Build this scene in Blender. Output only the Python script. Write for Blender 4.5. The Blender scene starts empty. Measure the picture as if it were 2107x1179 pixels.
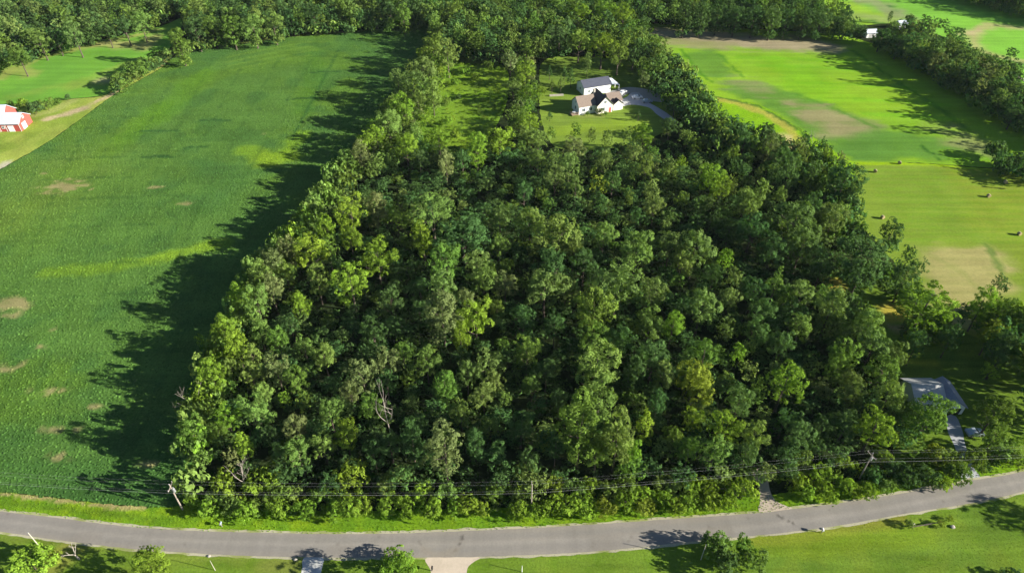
import bpy, math, random
import numpy as np
from mathutils import Vector, Matrix
from mathutils.geometry import delaunay_2d_cdt

rng = np.random.default_rng(7)
random.seed(7)
scene = bpy.context.scene
COL = scene.collection

# ---------------------------------------------------------------- camera, sky, sun, exposure
CAM_H = 120.0
PITCH = math.radians(39.4)
FOC = 1398.0            # focal length in pixels of the 2107 px wide photograph
cam_d = bpy.data.cameras.new("camera")
cam = bpy.data.objects.new("camera", cam_d)
COL.objects.link(cam)
cam.location = (0, 0, CAM_H)
cam.rotation_euler = (math.radians(90) - PITCH, 0, 0)
cam_d.sensor_width = 36.0
cam_d.lens = 36.0 * FOC / 2107.0
cam_d.clip_start = 0.5
cam_d.clip_end = 8000
scene.camera = cam

HAZE_D = .000025
SUN_EL = math.radians(20)
SUN_AZ = math.radians(-13)         # from +X (right), turned towards the camera side
sdir = Vector((math.cos(SUN_EL) * math.cos(SUN_AZ), math.cos(SUN_EL) * math.sin(SUN_AZ), math.sin(SUN_EL)))
world = bpy.data.worlds.new("World")
scene.world = world
world.use_nodes = True
wn = world.node_tree.nodes
sky = wn.new("ShaderNodeTexSky")
sky.sky_type = 'NISHITA'
sky.sun_disc = False
sky.sun_elevation = SUN_EL
sky.sun_rotation = math.pi / 2 - SUN_AZ
sky.air_density = 0.7
sky.dust_density = 0.2
sky.ozone_density = 2.0
sky.altitude = 200
bg = wn["Background"]
bg.inputs[1].default_value = 0.05
world.node_tree.links.new(sky.outputs[0], bg.inputs[0])
sun_d = bpy.data.lights.new("sun", 'SUN')
sun_d.energy = 5.0
sun_d.angle = math.radians(0.5)
sun_d.color = (1.0, 0.95, 0.83)
sun = bpy.data.objects.new("sun", sun_d)
COL.objects.link(sun)
sun.location = sdir * 400
sun.rotation_euler = sdir.to_track_quat('Z', 'Y').to_euler()
vs = scene.view_settings
vs.view_transform = 'Standard'
vs.look = 'None'
vs.exposure = 1.5
vs.gamma = 1.0
vs.use_curve_mapping = False
scene.cycles.max_bounces = 6
scene.cycles.diffuse_bounces = 3
scene.cycles.transmission_bounces = 4
scene.cycles.volume_bounces = 0
scene.cycles.caustics_reflective = False
scene.cycles.caustics_refractive = False

# ---------------------------------------------------------------- helpers
SP, CP = math.sin(PITCH), math.cos(PITCH)

def P(px, py, z=0.0):
    """point of the place seen at a pixel of the photograph, at height z"""
    x = (px - 1053.5) / FOC
    y = -(py - 589.5) / FOC
    d = Vector((x, y * SP + CP, y * CP - SP))
    t = (CAM_H - z) / -d.z
    return Vector((d.x * t, d.y * t, z))

def scale_at(p):
    """photo pixels per metre at a point"""
    depth = p.y * CP + (CAM_H - p.z) * SP
    return FOC / depth

def world_to_px(x, y, z=0.0):
    dz = z - CAM_H
    depth = y * CP - dz * SP
    u = y * SP + dz * CP
    return 1053.5 + FOC * x / depth, 589.5 - FOC * u / depth

def tag(o, label=None, cat=None, group=None, kind=None):
    if label: o["label"] = label
    if cat: o["category"] = cat
    if group: o["group"] = group
    if kind: o["kind"] = kind
    return o

def link(name, me, parent=None, mat=None):
    o = bpy.data.objects.new(name, me)
    COL.objects.link(o)
    if parent is not None: o.parent = parent
    if mat is not None and me is not None: me.materials.append(mat)
    return o

def empty(name, loc, rz=0.0):
    o = bpy.data.objects.new(name, None)
    o.empty_display_size = 0.5
    COL.objects.link(o)
    o.location = loc
    o.rotation_euler = (0, 0, rz)
    return o

class MB:
    """collects boxes, prisms and tubes and links them as one mesh object"""
    def __init__(s): s.v = []; s.f = []
    def add(s, vs_, fs):
        b = len(s.v)
        s.v += [tuple(v) for v in vs_]
        s.f += [tuple(i + b for i in f) for f in fs]
        return s
    def box(s, x0, x1, y0, y1, z0, z1, m=None):
        vs_ = [Vector((x, y, z)) for z in (z0, z1) for y in (y0, y1) for x in (x0, x1)]
        if m is not None: vs_ = [m @ v for v in vs_]
        return s.add(vs_, [(0, 2, 3, 1), (4, 5, 7, 6), (0, 1, 5, 4), (2, 6, 7, 3), (0, 4, 6, 2), (1, 3, 7, 5)])
    def slab(s, pts, t):
        """a plate: polygon pts thickened by t along its normal (downwards)"""
        pts = [Vector(p) for p in pts]
        n = (pts[1] - pts[0]).cross(pts[2] - pts[0]).normalized()
        if n.z < 0: n = -n
        k = len(pts)
        vs_ = pts + [p - n * t for p in pts]
        fs = [tuple(range(k)), tuple(range(2 * k - 1, k - 1, -1))]
        fs += [(i, i + k, (i + 1) % k + k, (i + 1) % k) for i in range(k)]
        return s.add(vs_, fs)
    def tube(s, pts, rad, n=6):
        pts = [Vector(p) for p in pts]
        if not hasattr(rad, '__len__'): rad = [rad] * len(pts)
        vs_ = []
        for i, p in enumerate(pts):
            d = (pts[min(i + 1, len(pts) - 1)] - pts[max(i - 1, 0)]).normalized()
            a = d.cross(Vector((0, 0, 1)) if abs(d.z) < .9 else Vector((1, 0, 0))).normalized()
            b = d.cross(a)
            for k in range(n):
                t = 2 * math.pi * k / n
                vs_.append(p + (a * math.cos(t) + b * math.sin(t)) * rad[i])
        fs = []
        for i in range(len(pts) - 1):
            for k in range(n):
                k2 = (k + 1) % n
                fs.append((i * n + k, i * n + k2, (i + 1) * n + k2, (i + 1) * n + k))
        fs.append(tuple(range(n - 1, -1, -1)))
        e = (len(pts) - 1) * n
        fs.append(tuple(range(e, e + n)))
        return s.add(vs_, fs)
    def mesh(s, name):
        me = bpy.data.meshes.new(name)
        me.from_pydata(s.v, [], s.f)
        me.update()
        return me
    def build(s, name, mat, parent=None):
        return link(name, s.mesh(name), parent, mat)

# ---------------------------------------------------------------- materials
def new_mat(name):
    m = bpy.data.materials.new(name)
    m.use_nodes = True
    nt = m.node_tree
    for n in list(nt.nodes): nt.nodes.remove(n)
    out = nt.nodes.new("ShaderNodeOutputMaterial")
    return m, nt, nt.nodes, nt.links, out

def plain(name, rgb, rough=.7, var=.15, nscale=2.0, bump=0.0, metal=0.0, spec=.3):
    m, nt, N, L, out = new_mat(name)
    b = N.new("ShaderNodeBsdfPrincipled")
    b.inputs["Roughness"].default_value = rough
    b.inputs["Metallic"].default_value = metal
    b.inputs["Specular IOR Level"].default_value = spec
    tc = N.new("ShaderNodeTexCoord")
    no = N.new("ShaderNodeTexNoise")
    no.inputs["Scale"].default_value = nscale
    no.inputs["Detail"].default_value = 5
    L.new(tc.outputs["Object"], no.inputs["Vector"])
    ra = N.new("ShaderNodeValToRGB")
    ra.color_ramp.elements[0].position = .25
    ra.color_ramp.elements[1].position = .75
    ra.color_ramp.elements[0].color = tuple(c * (1 - var) for c in rgb) + (1,)
    ra.color_ramp.elements[1].color = tuple(min(1, c * (1 + var)) for c in rgb) + (1,)
    L.new(no.outputs["Fac"], ra.inputs[0])
    L.new(ra.outputs[0], b.inputs["Base Color"])
    if bump:
        bu = N.new("ShaderNodeBump")
        bu.inputs["Strength"].default_value = bump
        bu.inputs["Distance"].default_value = .05
        L.new(no.outputs["Fac"], bu.inputs["Height"])
        L.new(bu.outputs[0], b.inputs["Normal"])
    L.new(b.outputs[0], out.inputs[0])
    return m

def ground_mat(name, bump_d=.15, fine=1.2, var=.25, stretch=None, ang=0.0, strvar=.0):
    """ground cover: albedo from the painted colour layer, broken up by noise of several sizes"""
    m, nt, N, L, out = new_mat(name)
    b = N.new("ShaderNodeBsdfDiffuse")
    at = N.new("ShaderNodeAttribute"); at.attribute_name = "Col"
    tc = N.new("ShaderNodeTexCoord")
    n1 = N.new("ShaderNodeTexNoise"); n1.inputs["Scale"].default_value = fine; n1.inputs["Detail"].default_value = 8
    n1.inputs["Roughness"].default_value = .7
    n2 = N.new("ShaderNodeTexNoise"); n2.inputs["Scale"].default_value = .09; n2.inputs["Detail"].default_value = 6
    L.new(tc.outputs["Object"], n1.inputs["Vector"]); L.new(tc.outputs["Object"], n2.inputs["Vector"])
    def mrange(src, lo, hi, a=.3, c=.7):
        r = N.new("ShaderNodeMapRange")
        r.inputs[1].default_value = a; r.inputs[2].default_value = c
        r.inputs[3].default_value = lo; r.inputs[4].default_value = hi
        L.new(src, r.inputs[0]); return r.outputs[0]
    a1 = mrange(n1.outputs["Fac"], 1 - var, 1 + var)
    a2 = mrange(n2.outputs["Fac"], 1 - var * .6, 1 + var * .6)
    mu = N.new("ShaderNodeMath"); mu.operation = 'MULTIPLY'
    L.new(a1, mu.inputs[0]); L.new(a2, mu.inputs[1])
    fac = mu.outputs[0]
    if strvar:
        mp = N.new("ShaderNodeMapping")
        mp.inputs["Rotation"].default_value = (0, 0, ang)
        mp.inputs["Scale"].default_value = stretch
        L.new(tc.outputs["Object"], mp.inputs[0])
        n3 = N.new("ShaderNodeTexNoise"); n3.inputs["Scale"].default_value = 1.0; n3.inputs["Detail"].default_value = 3
        L.new(mp.outputs[0], n3.inputs["Vector"])
        a3 = mrange(n3.outputs["Fac"], 1 - strvar, 1 + strvar)
        m2 = N.new("ShaderNodeMath"); m2.operation = 'MULTIPLY'
        L.new(fac, m2.inputs[0]); L.new(a3, m2.inputs[1]); fac = m2.outputs[0]
    vm = N.new("ShaderNodeVectorMath"); vm.operation = 'SCALE'
    L.new(at.outputs["Color"], vm.inputs[0]); L.new(fac, vm.inputs["Scale"])
    L.new(vm.outputs[0], b.inputs["Color"])
    bu = N.new("ShaderNodeBump"); bu.inputs["Strength"].default_value = .6; bu.inputs["Distance"].default_value = bump_d
    L.new(n1.outputs["Fac"], bu.inputs["Height"]); L.new(bu.outputs[0], b.inputs["Normal"])
    L.new(b.outputs[0], out.inputs[0])
    return m

def leaf_mat(name, rgb, trans=.33, objvar=.14):
    if rgb: rgb = tuple(c * 1.14 for c in rgb)
    m, nt, N, L, out = new_mat(name)
    at = N.new("ShaderNodeAttribute"); at.attribute_name = "tint"
    oi = N.new("ShaderNodeObjectInfo")
    mr = N.new("ShaderNodeMapRange")
    mr.inputs[3].default_value = 1 - objvar; mr.inputs[4].default_value = 1 + objvar
    L.new(oi.outputs["Random"], mr.inputs[0])
    mu = N.new("ShaderNodeMath"); mu.operation = 'MULTIPLY'
    L.new(at.outputs["Fac"], mu.inputs[0]); L.new(mr.outputs[0], mu.inputs[1])
    hs = N.new("ShaderNodeHueSaturation")
    if rgb: hs.inputs["Color"].default_value = rgb + (1,)
    else:           # colour handed over by the plant that carries the leaves
        ac = N.new("ShaderNodeAttribute"); ac.attribute_name = "leafcol"; ac.attribute_type = 'INSTANCER'
        L.new(ac.outputs["Color"], hs.inputs["Color"])
    mh = N.new("ShaderNodeMapRange"); mh.inputs[3].default_value = .485; mh.inputs[4].default_value = .515
    wn_ = N.new("ShaderNodeTexWhiteNoise"); wn_.noise_dimensions = '1D'
    L.new(oi.outputs["Random"], wn_.inputs["W"]); L.new(wn_.outputs["Value"], mh.inputs[0])
    L.new(mh.outputs[0], hs.inputs["Hue"]); L.new(mu.outputs[0], hs.inputs["Value"])
    d = N.new("ShaderNodeBsdfDiffuse"); t = N.new("ShaderNodeBsdfTranslucent")
    L.new(hs.outputs[0], d.inputs[0])
    tcol = N.new("ShaderNodeVectorMath"); tcol.operation = 'MULTIPLY'
    tcol.inputs[1].default_value = (1.1, 1.15, .45)
    L.new(hs.outputs[0], tcol.inputs[0]); L.new(tcol.outputs[0], t.inputs[0])
    mx = N.new("ShaderNodeMixShader"); mx.inputs[0].default_value = trans
    L.new(d.outputs[0], mx.inputs[1]); L.new(t.outputs[0], mx.inputs[2])
    L.new(mx.outputs[0], out.inputs[0])
    return m

LEAF = {
    'g': ('mid green', (.108, .182, .032)),
    'b': ('bright green', (.155, .250, .028)),
    'y': ('yellow-green', (.165, .228, .030)),
    'o': ('olive green', (.140, .215, .048)),
    'r': ('grey-green', (.130, .195, .052)),
    'd': ('dark green', (.066, .128, .038)),
    't': ('blue-green', (.082, .150, .040)),
    'n': ('brownish olive', (.150, .190, .066)),
}
LM = {k: leaf_mat("leaves " + v[0], v[1]) for k, v in LEAF.items()}
M_leafmix = leaf_mat("leaves of the mixed wood", None)
M_bark = plain("bark", (.085, .066, .050), .9, .3, 3, .5)
M_dead = plain("bleached dead wood", (.30, .265, .22), .9, .25, 4, .3)
M_polewood = plain("weathered pole wood", (.26, .22, .18), .85, .2, 5, .3)
M_palepole = plain("pale pole", (.42, .38, .31), .7, .1, 5)
M_cable = plain("cable", (.70, .70, .68), .5, .05)
M_metal = plain("grey metal", (.42, .43, .44), .45, .08, 3, 0, .6)
M_porc = plain("porcelain", (.55, .53, .50), .3, .05)

# ---------------------------------------------------------------- value noise
_perm = np.random.default_rng(3).random((256, 256))
def vnoise(x, y):
    xi = np.floor(x).astype(int); yi = np.floor(y).astype(int)
    fx = x - xi; fy = y - yi
    fx = fx * fx * (3 - 2 * fx); fy = fy * fy * (3 - 2 * fy)
    g = lambda a, b: _perm[a & 255, b & 255]
    return (g(xi, yi) * (1 - fx) + g(xi + 1, yi) * fx) * (1 - fy) + (g(xi, yi + 1) * (1 - fx) + g(xi + 1, yi + 1) * fx) * fy
def fbm(x, y, s, o=4):
    t = 0; a = .5; n = 0
    for k in range(o):
        t = t + a * vnoise(x / s + 17.3 * k, y / s + 9.1 * k); n += a
        a *= .5; s *= .5
    return t / n

def seg_dist(x, y, pts):
    best = np.full_like(x, 1e9)
    for (x0, y0), (x1, y1) in zip(pts[:-1], pts[1:]):
        dx, dy = x1 - x0, y1 - y0
        t = np.clip(((x - x0) * dx + (y - y0) * dy) / (dx * dx + dy * dy + 1e-9), 0, 1)
        best = np.minimum(best, np.hypot(x - x0 - t * dx, y - y0 - t * dy))
    return best

def inside(x, y, poly):
    r = np.zeros(x.shape, bool)
    n = len(poly)
    for i in range(n):
        x0, y0 = poly[i]; x1, y1 = poly[(i + 1) % n]
        if y0 == y1: continue
        c = ((y0 > y) != (y1 > y)) & (x < (x1 - x0) * (y - y0) / (y1 - y0) + x0)
        r ^= c
    return r

def spline(pts, closed, step):
    pts = [np.array(p, float) for p in pts]
    n = len(pts); out = []
    for i in range(n if closed else n - 1):
        p1, p2 = pts[i], pts[(i + 1) % n]
        p0 = pts[i - 1] if (closed or i > 0) else 2 * p1 - p2
        p3 = pts[(i + 2) % n] if (closed or i + 2 < n) else 2 * p2 - p1
        k = max(1, int(np.linalg.norm(p2 - p1) / step))
        for j in range(k):
            t = j / k
            out.append(.5 * (2 * p1 + (p2 - p0) * t + (2 * p0 - 5 * p1 + 4 * p2 - p3) * t * t + (3 * p1 - p0 - 3 * p2 + p3) * t ** 3))
    if not closed: out.append(pts[-1])
    return np.array(out)

def W2(px):
    return [tuple(P(a, b)[:2]) for a, b in px]

class Paint:
    def __init__(s, x, y, base):
        s.x, s.y = x, y
        s.c = np.tile(np.array(base, float), (len(x), 1))
    def mix(s, m, col):
        m = np.clip(m, 0, 1)[:, None]
        s.c = s.c * (1 - m) + np.array(col) * m
    def stroke(s, px, w, col, k=1.0, soft=.5, rag=.6):
        d = seg_dist(s.x, s.y, W2(px))
        d = d + (fbm(s.x, s.y, 6) - .5) * w * 2 * rag
        s.mix(k * np.clip((w * .5 * (1 + soft) - d) / (w * .5 * soft + 1e-6), 0, 1), col)
    def area(s, px, col, k=1.0, feather=3.0, rag=1.0):
        pl = W2(px)
        d = seg_dist(s.x, s.y, pl + pl[:1])
        d = np.where(inside(s.x, s.y, pl), d, -d) + (fbm(s.x, s.y, 9) - .5) * feather * 1.6 * rag + (fbm(s.x * .22, s.y * 1.1, 3.2) - .5) * feather * 2.2 * rag
        s.mix(k * np.clip(d / feather + .5, 0, 1), col)
    def patches(s, sc, thr, col, k=1.0, seed=0, w=.12):
        n = fbm(s.x + 91.7 * seed, s.y + 37.1 * seed, sc)
        s.mix(k * np.clip((n - thr) / w, 0, 1), col)

def sheet(name, px, spacing, base, paint, z, mat, smooth=True, jitter=.25, attr=None, poly=None):
    if poly is None:
        poly = W2(px)
        poly = spline(poly, True, spacing) if smooth else spline(poly, True, spacing) * 1.0
    if jitter:
        poly = poly + (np.random.default_rng(len(poly)).random(poly.shape) - .5) * 2 * jitter
    x0, y0 = poly.min(0); x1, y1 = poly.max(0)
    gx, gy = np.meshgrid(np.arange(x0, x1, spacing), np.arange(y0, y1, spacing))
    gx = gx.ravel() + (rng.random(gx.size) - .5) * spacing * .5
    gy = gy.ravel() + (rng.random(gy.size) - .5) * spacing * .5
    k = inside(gx, gy, [tuple(p) for p in poly])
    gx, gy = gx[k], gy[k]
    nb = len(poly)
    pts = [Vector((float(a), float(b))) for a, b in poly] + [Vector((float(a), float(b))) for a, b in zip(gx, gy)]
    ed = [(i, (i + 1) % nb) for i in range(nb)]
    v, e, f, *_ = delaunay_2d_cdt(pts, ed, [], 1, 1e-4)
    me = bpy.data.meshes.new(name)
    me.from_pydata([(p.x, p.y, 0) for p in v], [], f)
    a = np.array([(p.x, p.y) for p in v])
    pt = Paint(a[:, 0], a[:, 1], base)
    if paint: paint(pt)
    ca = me.color_attributes.new("Col", 'FLOAT_COLOR', 'POINT')
    ca.data.foreach_set("color", np.c_[np.clip(pt.c, 0, 1), np.ones(len(v))].astype(np.float32).ravel())
    if attr:
        for an, fn in attr.items():
            at = me.attributes.new(an, 'FLOAT', 'POINT')
            at.data.foreach_set("value", fn(pt).astype(np.float32))
    o = link(name, me, None, mat)
    o.location.z = z
    # faces upwards
    me.update()
    if len(me.polygons) and me.polygons[0].normal.z < 0:
        me.flip_normals()
    tag(o, kind='structure')
    return o

# ---------------------------------------------------------------- ground and fields
M_wood_floor = ground_mat("woodland floor", .3, .8, .4)
M_soy = ground_mat("soybean canopy", .08, 2.2, .34, (.02, .5, 1), math.radians(72), .10)
M_crop = ground_mat("young crop", .12, 1.2, .16, (.015, .30, 1), math.radians(-14), .12)
M_mead = ground_mat("mown hay meadow", .10, 1.3, .16, (.03, .45, 1), math.radians(-3), .10)
M_lawn = ground_mat("lawn", .10, 2.2, .28, (.05, .7, 1), math.radians(8), .16)
M_rough = ground_mat("rough grass", .25, 1.3, .35)
M_road = ground_mat("worn asphalt", .01, 2.5, .10, (.6, .02, 1), math.radians(90), .05)
M_grav = ground_mat("gravel", .04, 6, .22)
M_conc = ground_mat("concrete", .01, 2, .08)

SOIL = (.045, .040, .022)
GRASS_B = (.115, .200, .014)      # verge green
LAWN = (.105, .205, .014)
TAN = (.36, .265, .14)
PALE = (.26, .285, .075)

def big_ground():
    me = bpy.data.meshes.new("ground")
    n = 60
    xs = np.linspace(-1, 1, n); xs = np.sign(xs) * np.abs(xs) ** 2.2 * 6000
    vsx = [(x, y + 250, 0) for y in xs for x in xs]
    fs = [(j * n + i, j * n + i + 1, (j + 1) * n + i + 1, (j + 1) * n + i) for j in range(n - 1) for i in range(n - 1)]
    me.from_pydata(vsx, [], fs)
    a = np.array(vsx)
    p = Paint(a[:, 0], a[:, 1], (.022, .034, .012))
    p.patches(60, .5, (.034, .05, .014), .8)
    ca = me.color_attributes.new("Col", 'FLOAT_COLOR', 'POINT')
    ca.data.foreach_set("color", np.c_[p.c, np.ones(len(a))].astype(np.float32).ravel())
    o = link("ground", me, None, M_wood_floor)
    tag(o, kind='structure')
big_ground()

BARE = [  # thin spots in the beans (photo pixels of their middles, metres long)
    (25, 628, 9, 4), (22, 648, 4, 2), (130, 385, 11, 6), (388, 418, 5, 1.2), (322, 386, 5, 1.0), (85, 805, 4.2, .9),
    (118, 805, 3, .8), (115, 883, 5.5, .9), (195, 838, 3, .8), (118, 682, 3, .9), (88, 712, 2.6, .9), (48, 748, 2.5, 1.1),
    (94, 357, 3.5, 1), (540, 275, 3, .6), (120, 938, 5, 1.2), (5, 760, 5, 1.4), (305, 955, 2.4, .7), (440, 465, 2, .7),
]
def bare_mask(x, y):
    m = np.zeros_like(x)
    for px, py, lx, ly in BARE:
        c = P(px, py)
        d = np.hypot((x - c.x) / (lx * .5), (y - c.y) / (ly * .5))
        m = np.maximum(m, np.clip((1.35 - d - (fbm(x * .6, y * 1.3, 1.7) - .5) * 3.4) * 1.3, 0, 1))
    return m

def soy_paint(p):
    p.patches(45, .47, (.060, .136, .029), .9, 1)
    p.patches(26, .55, (.082, .158, .022), .8, 2)
    p.patches(12, .56, (.050, .118, .028), .7, 3)
    g = (.085, .19, .016)
    p.stroke([(130, 360), (200, 330), (290, 260), (330, 220)], 6, g, .5, 1.2)
    p.stroke([(330, 240), (400, 170), (420, 150)], 7, g, .5, 1.2)
    p.stroke([(20, 440), (90, 400), (130, 350), (170, 345)], 13, (.115, .178, .03), .5, 2.2)
    p.stroke([(60, 500), (150, 430), (220, 380), (330, 350)], 9, (.09, .165, .026), .4, 2.2)
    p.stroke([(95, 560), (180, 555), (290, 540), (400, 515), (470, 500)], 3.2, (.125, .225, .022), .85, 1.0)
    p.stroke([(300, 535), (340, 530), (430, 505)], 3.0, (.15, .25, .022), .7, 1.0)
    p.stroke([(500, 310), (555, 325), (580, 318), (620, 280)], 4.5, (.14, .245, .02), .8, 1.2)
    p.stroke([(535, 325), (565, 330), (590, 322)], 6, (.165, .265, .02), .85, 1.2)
    p.stroke([(640, 110), (650, 165), (620, 230)], 6, (.06, .15, .02), .4, 1)
    for y0 in (112, 122, 131, 140):
        p.stroke([(470, y0 + 6), (560, y0 - 12), (640, y0 - 26)], 1.6, (.11, .20, .03), .55, .8)
    for a, b, c_ in ((640, 150, 700), (590, 205, 680), (400, 250, 470), (280, 272, 370), (380, 305, 425), (290, 325, 355)):
        p.stroke([(a, b), ((a + c_) / 2, b - 3), (c_, b - 2)], 1.0, (.020, .070, .02), .8, .6)
    p.stroke([(700, 95), (645, 200), (600, 290)], .8, (.022, .075, .02), .6, .6)
    for off in range(9):
        p.stroke([(180 + off * 66, 108 + abs(4 - off) * 4), (40 + off * 62, 420), (-190 + off * 62, 1000)], .5, (.035, .088, .02), .42, .8, .2)
    for yy in (330, 372, 410, 470, 545, 610, 660, 730, 790, 860):
        p.stroke([(20 + (yy * 7) % 160, yy), (140 + (yy * 7) % 160, yy - 6), (230 + (yy * 7) % 160, yy - 8)], .6, (.034, .086, .02), .5, .7, .8)
    p.area([(4, 900), (150, 900), (300, 960), (380, 1000), (380, 1050), (200, 1050), (-60, 1030), (-60, 940)], (.040, .100, .022), .6, 12)  # lens vignetting painted in: beans darker towards the near corner
    m = bare_mask(p.x, p.y)
    p.mix(m * .8, (.28, .235, .11))
    p.stroke([(385, 102), (590, 75), (760, 62)], 2.2, (.20, .20, .06), .6, .9)

SOY_PX = [(330, 1043), (210, 1036), (100, 1022), (4, 1013), (-200, 1000), (-420, 900), (-420, 600), (-250, 480), (-60, 385), (4, 348), (100, 292), (170, 243), (240, 193),
          (330, 142), (352, 122), (400, 100), (520, 82), (640, 69), (760, 62), (890, 52), (880, 90), (850, 180), (800, 270), (740, 350),
          (660, 440), (580, 560), (500, 700), (450, 830), (410, 960), (380, 1030)]
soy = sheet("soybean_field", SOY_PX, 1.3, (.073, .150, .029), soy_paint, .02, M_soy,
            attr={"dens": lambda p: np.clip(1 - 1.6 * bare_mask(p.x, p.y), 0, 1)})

def hayL(p):
    p.patches(40, .5, (.11, .26, .035), .7, 4)
    p.stroke([(4, 158), (40, 145), (60, 152)], 5, PALE, .7, 1)
    p.stroke([(4, 148), (100, 115), (215, 88), (330, 62)], 3.5, PALE, .8, 1)
    p.stroke([(215, 92), (260, 92), (300, 100), (320, 75)], 5, (.30, .29, .10), .8, 1)
    p.stroke([(150, 180), (220, 150), (280, 128)], 5, (.22, .30, .05), .5, 1.2)
    p.stroke([(20, 200), (120, 178), (220, 172)], 3, (.20, .28, .05), .4, 1.2)
    p.stroke([(215, 165), (240, 158)], 4, (.36, .34, .17), .7, 1)
sheet("hay_field", [(-60, 250), (4, 218), (80, 212), (150, 203), (215, 196), (243, 175), (300, 135), (345, 105), (372, 60), (372, 38), (330, 55), (215, 82), (100, 110), (4, 143), (-150, 190), (-150, 260)],
      3.0, (.13, .29, .035), hayL, .016, M_crop)

def yard(p):
    p.patches(14, .5, (.15, .23, .03), .7, 5)
    p.stroke([(100, 245), (140, 235), (175, 222)], 3.0, (.42, .33, .20), .9, .8)
    p.stroke([(190, 213), (230, 195), (245, 185)], 1.6, (.42, .32, .19), .9, .8)
    p.stroke([(250, 190), (262, 187)], 1.2, (.40, .31, .15), .8, 1)
    p.stroke([(322, 140), (345, 122)], 1.6, (.45, .32, .17), .9, .8)
    p.stroke([(70, 238), (110, 228), (150, 208)], 2.5, (.30, .32, .10), .7, 1)
    p.stroke([(10, 330), (70, 290), (120, 262)], 3, (.26, .32, .06), .7, 1)
    p.stroke([(4, 345), (12, 338)], 2.5, (.42, .38, .3), .8, 1)
sheet("farmyard_grass", [(-120, 410), (-40, 372), (4, 347), (100, 291), (170, 242), (240, 192), (330, 141), (351, 121), (345, 106), (300, 136), (243, 176), (215, 197), (150, 204), (80, 213), (4, 219), (-120, 270)],
      1.5, (.27, .32, .06), yard, .012, M_rough)

def cropR(p):
    g2 = (.085, .190, .030)
    tan = (.235, .225, .105)
    p.patches(50, .52, (.155, .31, .022), .6, 6)
    p.area([(1340, 60), (1420, 60), (1560, 68), (1720, 85), (1740, 98), (1640, 102), (1500, 100), (1400, 98), (1350, 96)], tan, .9, 8)
    p.stroke([(1360, 68), (1480, 80), (1620, 92), (1700, 98)], 9, (.29, .235, .16), .75, 1.2)
    p.area([(1400, 105), (1470, 104), (1520, 160), (1470, 170), (1425, 150)], g2, .75, 4)
    p.area([(1560, 120), (1600, 115), (1680, 150), (1750, 200), (1700, 230), (1620, 190)], (.14, .33, .012), .6, 8)
    p.area([(1470, 155), (1540, 170), (1640, 190), (1720, 220), (1800, 260), (1850, 295), (1760, 330), (1700, 300), (1600, 235), (1500, 190)], g2, .85, 5)
    p.area([(1470, 165), (1520, 160), (1580, 185), (1560, 190)], tan, .6, 9)
    p.area([(1600, 205), (1650, 222), (1700, 220), (1750, 245), (1800, 265), (1790, 278), (1745, 290), (1700, 275), (1660, 240)], (.27, .225, .12), .8, 9)
    p.area([(1720, 290), (1800, 268), (1900, 275), (2010, 300), (2070, 320), (2060, 340), (1900, 336), (1765, 334)], g2, .9, 5)
    p.area([(1930, 270), (2000, 268), (2040, 300), (2030, 318), (1960, 300)], (.23, .23, .09), .65, 9)
    p.area([(1935, 308), (2000, 315), (2065, 340), (1950, 332)], (.15, .31, .015), .8, 3)
    p.stroke([(1900, 302), (1915, 315), (1930, 328)], 1.2, (.03, .10, .015), .9, .5)
    p.stroke([(1400, 102), (1440, 150), (1465, 170)], 1.3, (.06, .17, .014), .8, .6)
    p.stroke([(1480, 112), (1530, 160)], 1.2, (.06, .18, .014), .7, .6)
    p.stroke([(1755, 105), (1840, 165), (1950, 235), (2000, 275)], 1.6, (.07, .20, .012), .8, .7)
    p.stroke([(1640, 195), (1720, 225), (1800, 262)], 1.2, (.06, .18, .014), .6, .6)
    for yy, a, b in ((118, 1520, 1760), (135, 1560, 1800), (170, 1640, 1880), (205, 1760, 1950), (235, 1780, 1980)):
        p.stroke([(a, yy), ((a + b) / 2, yy + 4), (b, yy + 12)], 2.2, (.12, .31, .012), .5, 1)
sheet("crop_field", [(1330, 52), (1500, 58), (1700, 70), (1790, 88), (1890, 120), (2020, 190), (2200, 290), (2200, 350), (2060, 347), (1900, 336), (1760, 334), (1735, 325), (1700, 300),
                     (1640, 262), (1560, 215), (1450, 192), (1410, 150), (1370, 100)], 1.5, (.200, .345, .022), cropR, .02, M_crop)

def stripR(p):
    p.patches(14, .5, (.15, .31, .012), .7, 7)
    p.stroke([(1450, 198), (1520, 213), (1580, 236), (1620, 262), (1640, 285)], 3.2, (.34, .31, .06), .85, .9)
    p.stroke([(1452, 194), (1560, 218), (1635, 262), (1660, 282)], 1.4, (.05, .12, .02), .85, .6)
    p.stroke([(1615, 280), (1625, 300)], 4, (.42, .34, .16), .8, 1)
sheet("field_margin", [(1450, 192), (1560, 215), (1640, 262), (1700, 300), (1735, 325), (1760, 334), (1740, 400), (1650, 380), (1560, 300), (1480, 250), (1430, 205)],
      1.6, (.20, .36, .012), stripR, .016, M_rough)

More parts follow.
